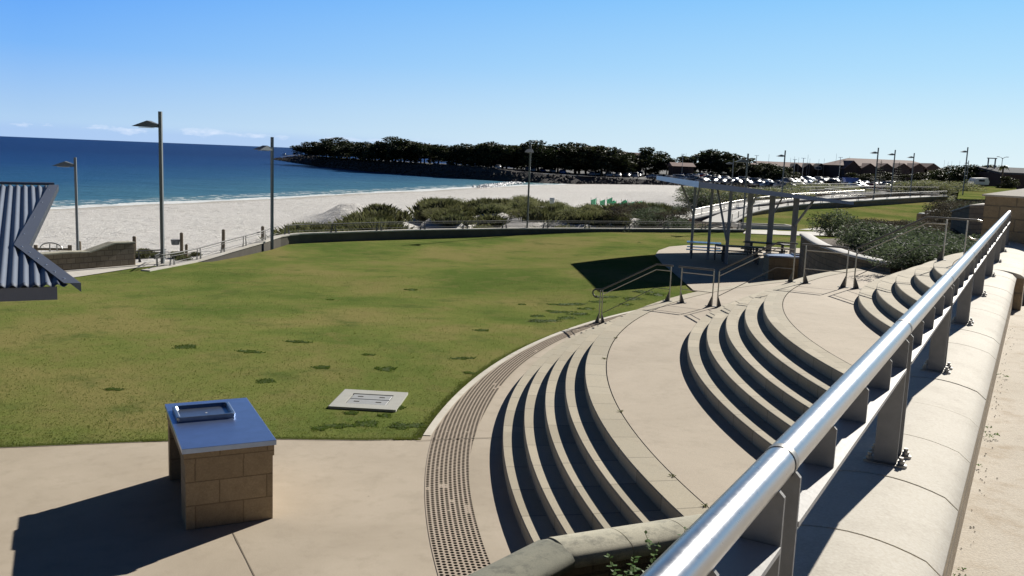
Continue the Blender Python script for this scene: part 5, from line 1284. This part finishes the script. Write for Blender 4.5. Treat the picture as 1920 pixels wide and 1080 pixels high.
for (a, b, n) in (((uk, vk), (ui, vi), 6), ((ui, vi), (uj, vj), 4)):
    for k in range(n):
        f = (k+.5)/n; u, v = a[0]+(b[0]-a[0])*f+.06, a[1]+(b[1]-a[1])*f+.03; SCR.append(up_(u, v, .030))
for k in range(12): p = up_(uk-.12-PITCH*2*k+((uk-.12)//PITCH*PITCH-(uk-.12)), vmin+.12, .02); SCR.append(p)
for p in SCR: sc2 = MB(); sc2.cyl(p, .012, .009, 8); sc2.build('screw', M_STAIN, cr_)
mb = MB(); p0 = up_(u1-.28, vmin+.12, -.03); p1 = up_(U_L, vmin+.12, -.03)
c = (p0+p1)/2; mb.box((c.x, c.y, c.z-.10), ((p0-p1).length, .05, .17), math.atan2(UU.y, UU.x)); mb.build('fascia', M_FASC, cr_)
mb = MB()
q = [up_(U_L, vmin+.2, -.06), up_(u1-.5, vmin+.2, -.06), up_(ui-.1, vi, -.06), up_(uj-.2, vt-.1, -.06), up_(U_L, vt-.1, -.06)]
mb.add(q+[p-Vector((0, 0, .03)) for p in q], [(0, 1, 2, 3, 4), (9, 8, 7, 6, 5)]+[(i, 5+i, 5+(i+1) % 5, (i+1) % 5) for i in range(5)]); mb.build('soffit', M_FASC, cr_)
mb = MB(); p = up_(ui-1.6, v1+1.2); mb.box((p.x, p.y, 1.3), (.14, .14, 2.6), math.atan2(UU.y, UU.x)); mb.build('column', M_POLE, cr_)
mb = MB(); p = up_(ui-1.6, vt-1.); mb.box((p.x, p.y, 1.5), (.14, .14, 3.3), math.atan2(UU.y, UU.x)); mb.build('column', M_POLE, cr_)
mb = MB(); a = up_(U_L, vt+.02, .04); b = up_(uj+.1, vt+.02, .04); mb.tube([a, b], .03, 6); mb.build('ridge_cap', M_FLASH, cr_)

# ------------------------------------------------------------------ marina building and skyline
M_TILE = mat_simple('brown_roof_tiles', (.20, .115, .095), .85, var=.25, scale=1.5); M_BRICKD = mat_simple('dark_brown_wall', (.06, .042, .038), .9, var=.25, scale=1.)
def wp(px, Y, z): P = atd(px, 330, Y); return Vector((P.x, P.y, z))
def zat(px, py, Y): return atd(px, py, Y).z
def gabled(parent, x0, x1, y0, y1, zb, ze, zr, nm_wall='wall', hip=0., ridge='x'):
    mb = MB(); mb.box(((x0+x1)/2, (y0+y1)/2, (zb+ze)/2), (x1-x0, y1-y0, ze-zb)); mb.build(nm_wall, M_BRICKD, parent)
    o = .6; mb = MB()
    if ridge == 'x':
        ym = (y0+y1)/2; v = [(x0-o, y0-o, ze), (x1+o, y0-o, ze), (x1+o, y1+o, ze), (x0-o, y1+o, ze), (x0-o+hip, ym, zr), (x1+o-hip, ym, zr)]; f = [(0, 1, 5, 4), (2, 3, 4, 5), (1, 2, 5), (3, 0, 4), (3, 2, 1, 0)]
    else:
        xm = (x0+x1)/2; v = [(x0-o, y0-o, ze), (x1+o, y0-o, ze), (x1+o, y1+o, ze), (x0-o, y1+o, ze), (xm, y0-o, zr), (xm, y1+o, zr)]; f = [(0, 1, 4), (2, 3, 5), (1, 2, 5, 4), (3, 0, 4, 5), (3, 2, 1, 0)]
    mb.add(v, f); mb.build('roof', M_TILE, parent)
MY = 330.
mbld = thing('marina_building', 'long dark brown marina building with hipped tile roof and row of gables', 'building')
xl, xr = wp(1572, MY, 0).x, wp(1762, MY, 0).x; zr = zat(1660, 299, MY+9)
gabled(mbld, xl, xr, MY, MY+20, -1, zat(1660, 313, MY), zr, hip=7.)
for px in (1590, 1621, 1652, 1683, 1712, 1738):
    x = wp(px, MY, 0).x; mb = MB(); zt = zat(px, 307 if px > 1600 else 302, MY-3); ze = zat(px, 315, MY-3)
    mb.add([(x-2.9, MY-4, -1), (x+2.9, MY-4, -1), (x+2.9, MY-4, ze), (x, MY-4, zt), (x-2.9, MY-4, ze), (x-2.9, MY+6, -1), (x+2.9, MY+6, -1), (x+2.9, MY+6, ze), (x, MY+6, zt), (x-2.9, MY+6, ze)], [(0, 1, 2, 3, 4), (9, 8, 7, 6, 5), (1, 6, 7, 2), (0, 4, 9, 5), (2, 7, 8, 3), (3, 8, 9, 4)])
    gb_ = mb.build('gable', M_BRICKD, mbld)
    mb = MB()
    for s in (-1, 1):
        mb.add([(x, MY-4.5, zt+.25), (x+s*3.2, MY-4.5, ze-.25), (x+s*3.2, MY+6, ze-.25), (x, MY+6, zt+.25), (x, MY-4.5, zt+.05), (x+s*3.2, MY-4.5, ze-.45), (x+s*3.2, MY+6, ze-.45), (x, MY+6, zt+.05)], [(0, 1, 2, 3), (7, 6, 5, 4), (0, 4, 5, 1), (1, 5, 6, 2)])
    mb.build('gable_roof', M_TILE, gb_)
    mb = MB(); mb.box((x, MY-4.06, 1.2), (2.6, .1, 2.2)); mb.build('window', M_GLASS, gb_)
wing = thing('marina_wing', 'low brown tiled marina wing carrying a white oval sign', 'building')
gabled(wing, wp(1425, MY+20, 0).x, wp(1560, MY+20, 0).x, MY+20, MY+34, -1, zat(1490, 313, MY+20), zat(1490, 304.5, MY+27), hip=0)
for px in (1488, 1512, 1534, 1552):
    x = wp(px, MY+20, 0).x; mb = MB(); zt = zat(px, 306, MY+18); ze = zat(px, 315, MY+18)
    mb.add([(x-2.5, MY+17, -1), (x+2.5, MY+17, -1), (x+2.5, MY+17, ze), (x, MY+17, zt), (x-2.5, MY+17, ze), (x-2.5, MY+24, -1), (x+2.5, MY+24, -1), (x+2.5, MY+24, ze), (x, MY+24, zt), (x-2.5, MY+24, ze)], [(0, 1, 2, 3, 4), (9, 8, 7, 6, 5), (1, 6, 7, 2), (0, 4, 9, 5), (2, 7, 8, 3), (3, 8, 9, 4)]); mb.build('gable', M_BRICKD, wing)
sg = wp(1533, MY+15.5, zat(1533, 315, MY+15.5)); sgt = thing('oval_sign', 'white oval ring sign with a dark peaked emblem on the marina wing', 'sign', sg)
mb = MB(); n = 28; a_, b_ = 1.45, .68; vs = []
for k in range(n):
    q = 2*PI*k/n; vs += [(a_*math.cos(q), 0, b_*math.sin(q)), (a_*.86*math.cos(q), 0, b_*.78*math.sin(q)), (a_*math.cos(q), .1, b_*math.sin(q)), (a_*.86*math.cos(q), .1, b_*.78*math.sin(q))]
mb.add(vs, [(4*k, 4*((k+1) % n), 4*((k+1) % n)+1, 4*k+1) for k in range(n)]+[(4*k, 4*k+2, 4*((k+1) % n)+2, 4*((k+1) % n)) for k in range(n)]); mb.build('ring', M_WHITE, sgt)
mb = MB(); mb.add([(a_*.85*math.cos(2*PI*k/24), .05, b_*.77*math.sin(2*PI*k/24)) for k in range(24)], [tuple(range(24))]); mb.build('panel', mat_simple('sign_blue', (.16, .20, .27), .7), sgt)
mb = MB(); mb.add([(-1.0, .02, -.18), (-.45, .02, .22), (-.1, .02, .02), (.3, .02, .3), (1.0, .02, -.18)], [(0, 1, 2, 3, 4)]); mb.build('emblem', mat_simple('sign_dark', (.03, .035, .05), .7), sgt)
for k, (pa, pb, Y, pe, prr, lab) in enumerate(((1262, 1300, 300, 312, 305, 'small flat brown roofed building right of the sparse tree'), (1172, 1202, 340, 296, 286, 'brown gabled roof showing between the breakwater trees'), (1375, 1420, 320, 311, 305, 'low brown roofed building left of the marina wing'))):
    g = thing('roofed_building', lab, 'building'); gabled(g, wp(pa, Y, 0).x, wp(pb, Y, 0).x, Y, Y+10, -1, zat((pa+pb)/2, pe, Y), zat((pa+pb)/2, prr, Y+5), hip=0)
g = thing('roofed_building', 'long brown roof ridge seen through the treetops above the parked cars', 'building'); gabled(g, wp(900, 380, 0).x, wp(1120, 380, 0).x, 380, 392, 0, zat(1000, 283, 380), zat(1000, 275, 386), hip=0)
fbld = thing('flat_roof_building', 'dark flat roofed building behind the stone pier at the right border', 'building')
x0 = wp(1888, 190, 0).x; mb = MB(); mb.box((x0+20, 198, 2.2), (40, 14, 2*(zat(1900, 324, 190)-2.2))); mb.build('wall', M_BRICKD, fbld)
zz = zat(1900, 322, 190); mb = MB(); mb.add([(x0-2, 189, zz-.6), (x0+42, 189, zz-.6), (x0+42, 206, zz+.6), (x0+1, 206, zz+.6), (x0-2, 189, zz-.2), (x0+42, 189, zz-.2), (x0+42, 206, zz+1.), (x0+1, 206, zz+1.)], [(3, 2, 1, 0), (4, 5, 6, 7), (0, 1, 5, 4), (3, 0, 4, 7), (1, 2, 6, 5), (2, 3, 7, 6)]); mb.build('roof', mat_simple('matt_dark_roof', (.06, .065, .075), .95, spec=.1), fbld)
# steel portal, double-arm street light
P = wp(1850, 200, 1.5); Q = wp(1863, 200, 1.5); zt = zat(1857, 297.5, 200); g = thing('steel_portal', 'tall grey steel portal frame right of the upper lawn', 'frame', P)
for x in (0, Q.x-P.x): mb = MB(); mb.box((x, 0, (zt-1.5)/2), (.22, .22, zt-1.5)); mb.build('upright', M_POLE, g)
mb = MB(); mb.box(((Q.x-P.x)/2, 0, zt-1.5+.1), (Q.x-P.x+.6, .2, .2)); mb.build('crossbeam', M_POLE, g)
P = wp(1876, 200, 1.2); zt = zat(1877, 296, 200)-1.2; g = thing('street_light', 'slim double-armed street light beside the palm', 'street light', P)
mb = MB(); mb.tube([(0, 0, 0), (0, 0, zt)], .1, 8, r2=.06); mb.build('pole', M_POLE, g)
for s in (-1, 1): mb = MB(); mb.tube([(0, 0, zt-.2), (s*.45, 0, zt+.15), (s*.9, 0, zt+.22)], .05, 6); mb.box((s*1.0, 0, zt+.22), (.5, .2, .12)); mb.build('lamp_arm', M_POLE, g)
P = wp(1879, 175, 1.0); zt = zat(1879, 312, 175)-1.; g = thing('palm_tree', 'small palm tree in front of the double-armed street light', 'palm', P); mb = MB(); mb.tube([(0, 0, 0), (.1, 0, zt*.5), (0, 0, zt)], .16, 8); mb.build('trunk', M_BARK, g)
mb = MB(); rd = random.Random(3)
for k in range(22):
    a = 2*PI*k/22; el = rd.uniform(-.1, 1.); pr0 = None
    for i in range(9):
        u = i/8; c = Vector((math.cos(a)*1.5*u, math.sin(a)*1.5*u, zt+math.sin(el)*u*1.4-1.3*u*u)); side = Vector((-math.sin(a), math.cos(a), 0))*.20*math.sin(PI*min(1, u+.12))
        if pr0: mb.add([pr0[0], pr0[1], c+side, c, c-side, pr0[2]], [(0, 1, 2, 3), (0, 3, 4, 5)])
        pr0 = (c, c+side, c-side)
mb.build('fronds', M_TREE2, g)
# car park T-lights and yacht masts
for px, Y, ty, lab in ((1278, 300, 289, 'tall flat-headed car park light in the gap between the tree clumps'), (1416, 300, 291.5, 'flat-headed car park light left of the low marina trees'), (1504, 290, 296.5, 'flat-headed car park light above the marina wing roof'), (1488, 300, 299, 'shorter flat-headed light above the marina wing roof'), (1573, 300, 295, 'flat-headed car park light at the left end of the big hipped roof')):
    P = wp(px, Y, -1); h = zat(px, ty, Y)+1; g = thing('car_park_light', lab, 'street light', P, 0, 'flat-headed car park lights'); mb = MB(); mb.tube([(0, 0, 0), (0, 0, h)], .10, 6); mb.build('pole', M_ROD, g); mb = MB(); mb.box((0, 0, h), (1.3, .5, .12)); mb.build('lamp_head', M_STAIN, g)
rd = random.Random(2)
for px, ty in ((1284, 287), (1320, 285), (1439, 289), (1480, 296), (1487, 293), (1495, 295), (1512, 290), (1516, 297), (1533, 298), (1543, 297), (1565, 288), (1590, 293), (1768, 300), (1775, 303), (1782, 302), (1797, 301)):
    P = wp(px, 340, -1); h = zat(px, ty, 340)+1; mb = MB(); mb.tube([(0, 0, 0), (0, 0, h)], .07, 5, r2=.04); mb.tube([(-.5, 0, h*.72), (.5, 0, h*.72)], .03, 4); mb.box((0, 0, .3), (.5, 2.4, .6))
    tag(mb.build('yacht_mast', M_ROD, loc=P), 'thin yacht mast rising behind the marina roofs', 'mast', 'yacht masts behind the marina roofs')
for px in (1650, 1684):   # symmetrical pines in front of the roof
    P = wp(px, 215, .3); zt = zat(px, 300 if px == 1650 else 304, 215)-.3; g = thing('conical_pine', 'small conical pine in front of the %s of the big marina roof' % ('middle' if px == 1650 else 'right half'), 'pine tree', P)
    mb = MB(); mb.tube([(0, 0, 0), (0, 0, zt)], .12, 6, r2=.04); mb.build('trunk', M_BARK, g); mb = MB(); rd = random.Random(px)
    for l in range(9):
        z = zt*(.25+.75*l/9); r = 1.6*(1-l/10)
        for k in range(9):
            a = 2*PI*k/9+l; tip = Vector((math.cos(a)*r, math.sin(a)*r, z+.15)); sd_ = Vector((-math.sin(a), math.cos(a), 0))*.22; mb.add([(0, 0, z), Vector((0, 0, z))+(tip-Vector((0, 0, z)))*.6+sd_, tip, Vector((0, 0, z))+(tip-Vector((0, 0, z)))*.6-sd_], [(0, 1, 2, 3)])
    mb.build('branches', M_TREE, g)
P = wp(1836, 175, 0); z = zat(1836, 343, 175); g = thing('caravan', 'white caravan half hidden by bushes below the right-hand trees', 'caravan', (P.x, P.y, z-.6), R(8))
mb = MB(); mb.add([(x, s*.95, zz_) for s in (-1, 1) for x, zz_ in ((-1.5, .3), (-1.65, .8), (-1.2, 1.5), (1.2, 1.6), (1.6, .9), (1.5, .3))], [tuple(range(5, -1, -1)), tuple(range(6, 12))]+[(i, (i+1) % 6, 6+(i+1) % 6, 6+i) for i in range(6)]); mb.build('body', M_WHITE, g); mb = MB(); mb.box((0, -.97, 1.05), (1.2, .03, .35)); mb.build('window', M_GLASS, g)
P = wp(1595, 212, 0); z = zat(1595, 339, 212); g = thing('skip_bin', 'blue skip bin in front of the marina building', 'bin', (P.x, P.y, z-.3)); mb = MB(); mb.add([(x, y, zz_) for x, y, zz_ in ((-1.2, -.8, 0), (1.2, -.8, 0), (1.2, .8, 0), (-1.2, .8, 0), (-1.6, -.95, 1.0), (1.6, -.95, 1.0), (1.6, .95, 1.0), (-1.6, .95, 1.0))], [(3, 2, 1, 0), (0, 1, 5, 4), (1, 2, 6, 5), (2, 3, 7, 6), (3, 0, 4, 7)]); mb.build('body', mat_simple('blue_paint', (.04, .10, .38), .5), g)
mb = MB(); 
for s in (-1, 1): mb.box((0, s*.93, 1.0), (3.3, .1, .1))
mb.build('rim', mat_simple('blue_trim', (.03, .07, .25), .5), g)
P = at(534, 283, SEAZ); P = Vector((P.x, P.y, SEAZ)); P = atd(534, 282, 900); P.z = SEAZ
g = thing('motor_boat', 'tiny white boat on the open sea left of the breakwater tip', 'boat', P); mb = MB(); mb.add([(-2.5, -1, .9), (-2.5, 1, .9), (2, 1, 1.), (3.4, 0, 1.2), (2, -1, 1.), (-2.3, -.6, 0), (-2.3, .6, 0), (1.8, .5, 0), (2.8, 0, 0), (1.8, -.5, 0)], [(0, 4, 3, 2, 1), (5, 6, 7, 8, 9), (0, 1, 6, 5), (1, 2, 7, 6), (2, 3, 8, 7), (3, 4, 9, 8), (4, 0, 5, 9)]); mb.build('hull', M_WHITE, g); mb = MB(); mb.box((-.2, 0, 1.6), (1.8, 1.3, 1.2)); mb.build('cabin', M_WHITE, g)
# breaking wave near the end of the bay
wv = [atd(x, y, 1) for x, y in ((905, 351), (925, 349), (945, 346), (962, 345), (972, 344))]
wp_ = [at(x, y, SEAZ) for x, y in ((900, 352.5), (915, 350), (930, 348.5), (945, 346.5), (960, 345), (973, 344.3))]
mb = MB(); rd = random.Random(9)
for a, b in zip(wp_, wp_[1:]):
    for _ in range(90):
        p = a+(b-a)*rd.random()+Vector((rd.gauss(0, .8), rd.gauss(0, 1.2), 0)); rock(mb, (p.x, p.y, SEAZ+rd.uniform(0, .35)), rd.uniform(.25, .6), rd)
tag(mb.build('breaking_wave', M_WHITE), 'white breaking wave foam near the inner end of the bay', 'wave', kind='stuff')
for a, b, l, lab in ((860, 892, 2, 0), (1016, 1048, 2, 0)): pass
print('cars', ncar, 'objects', len(D.objects))
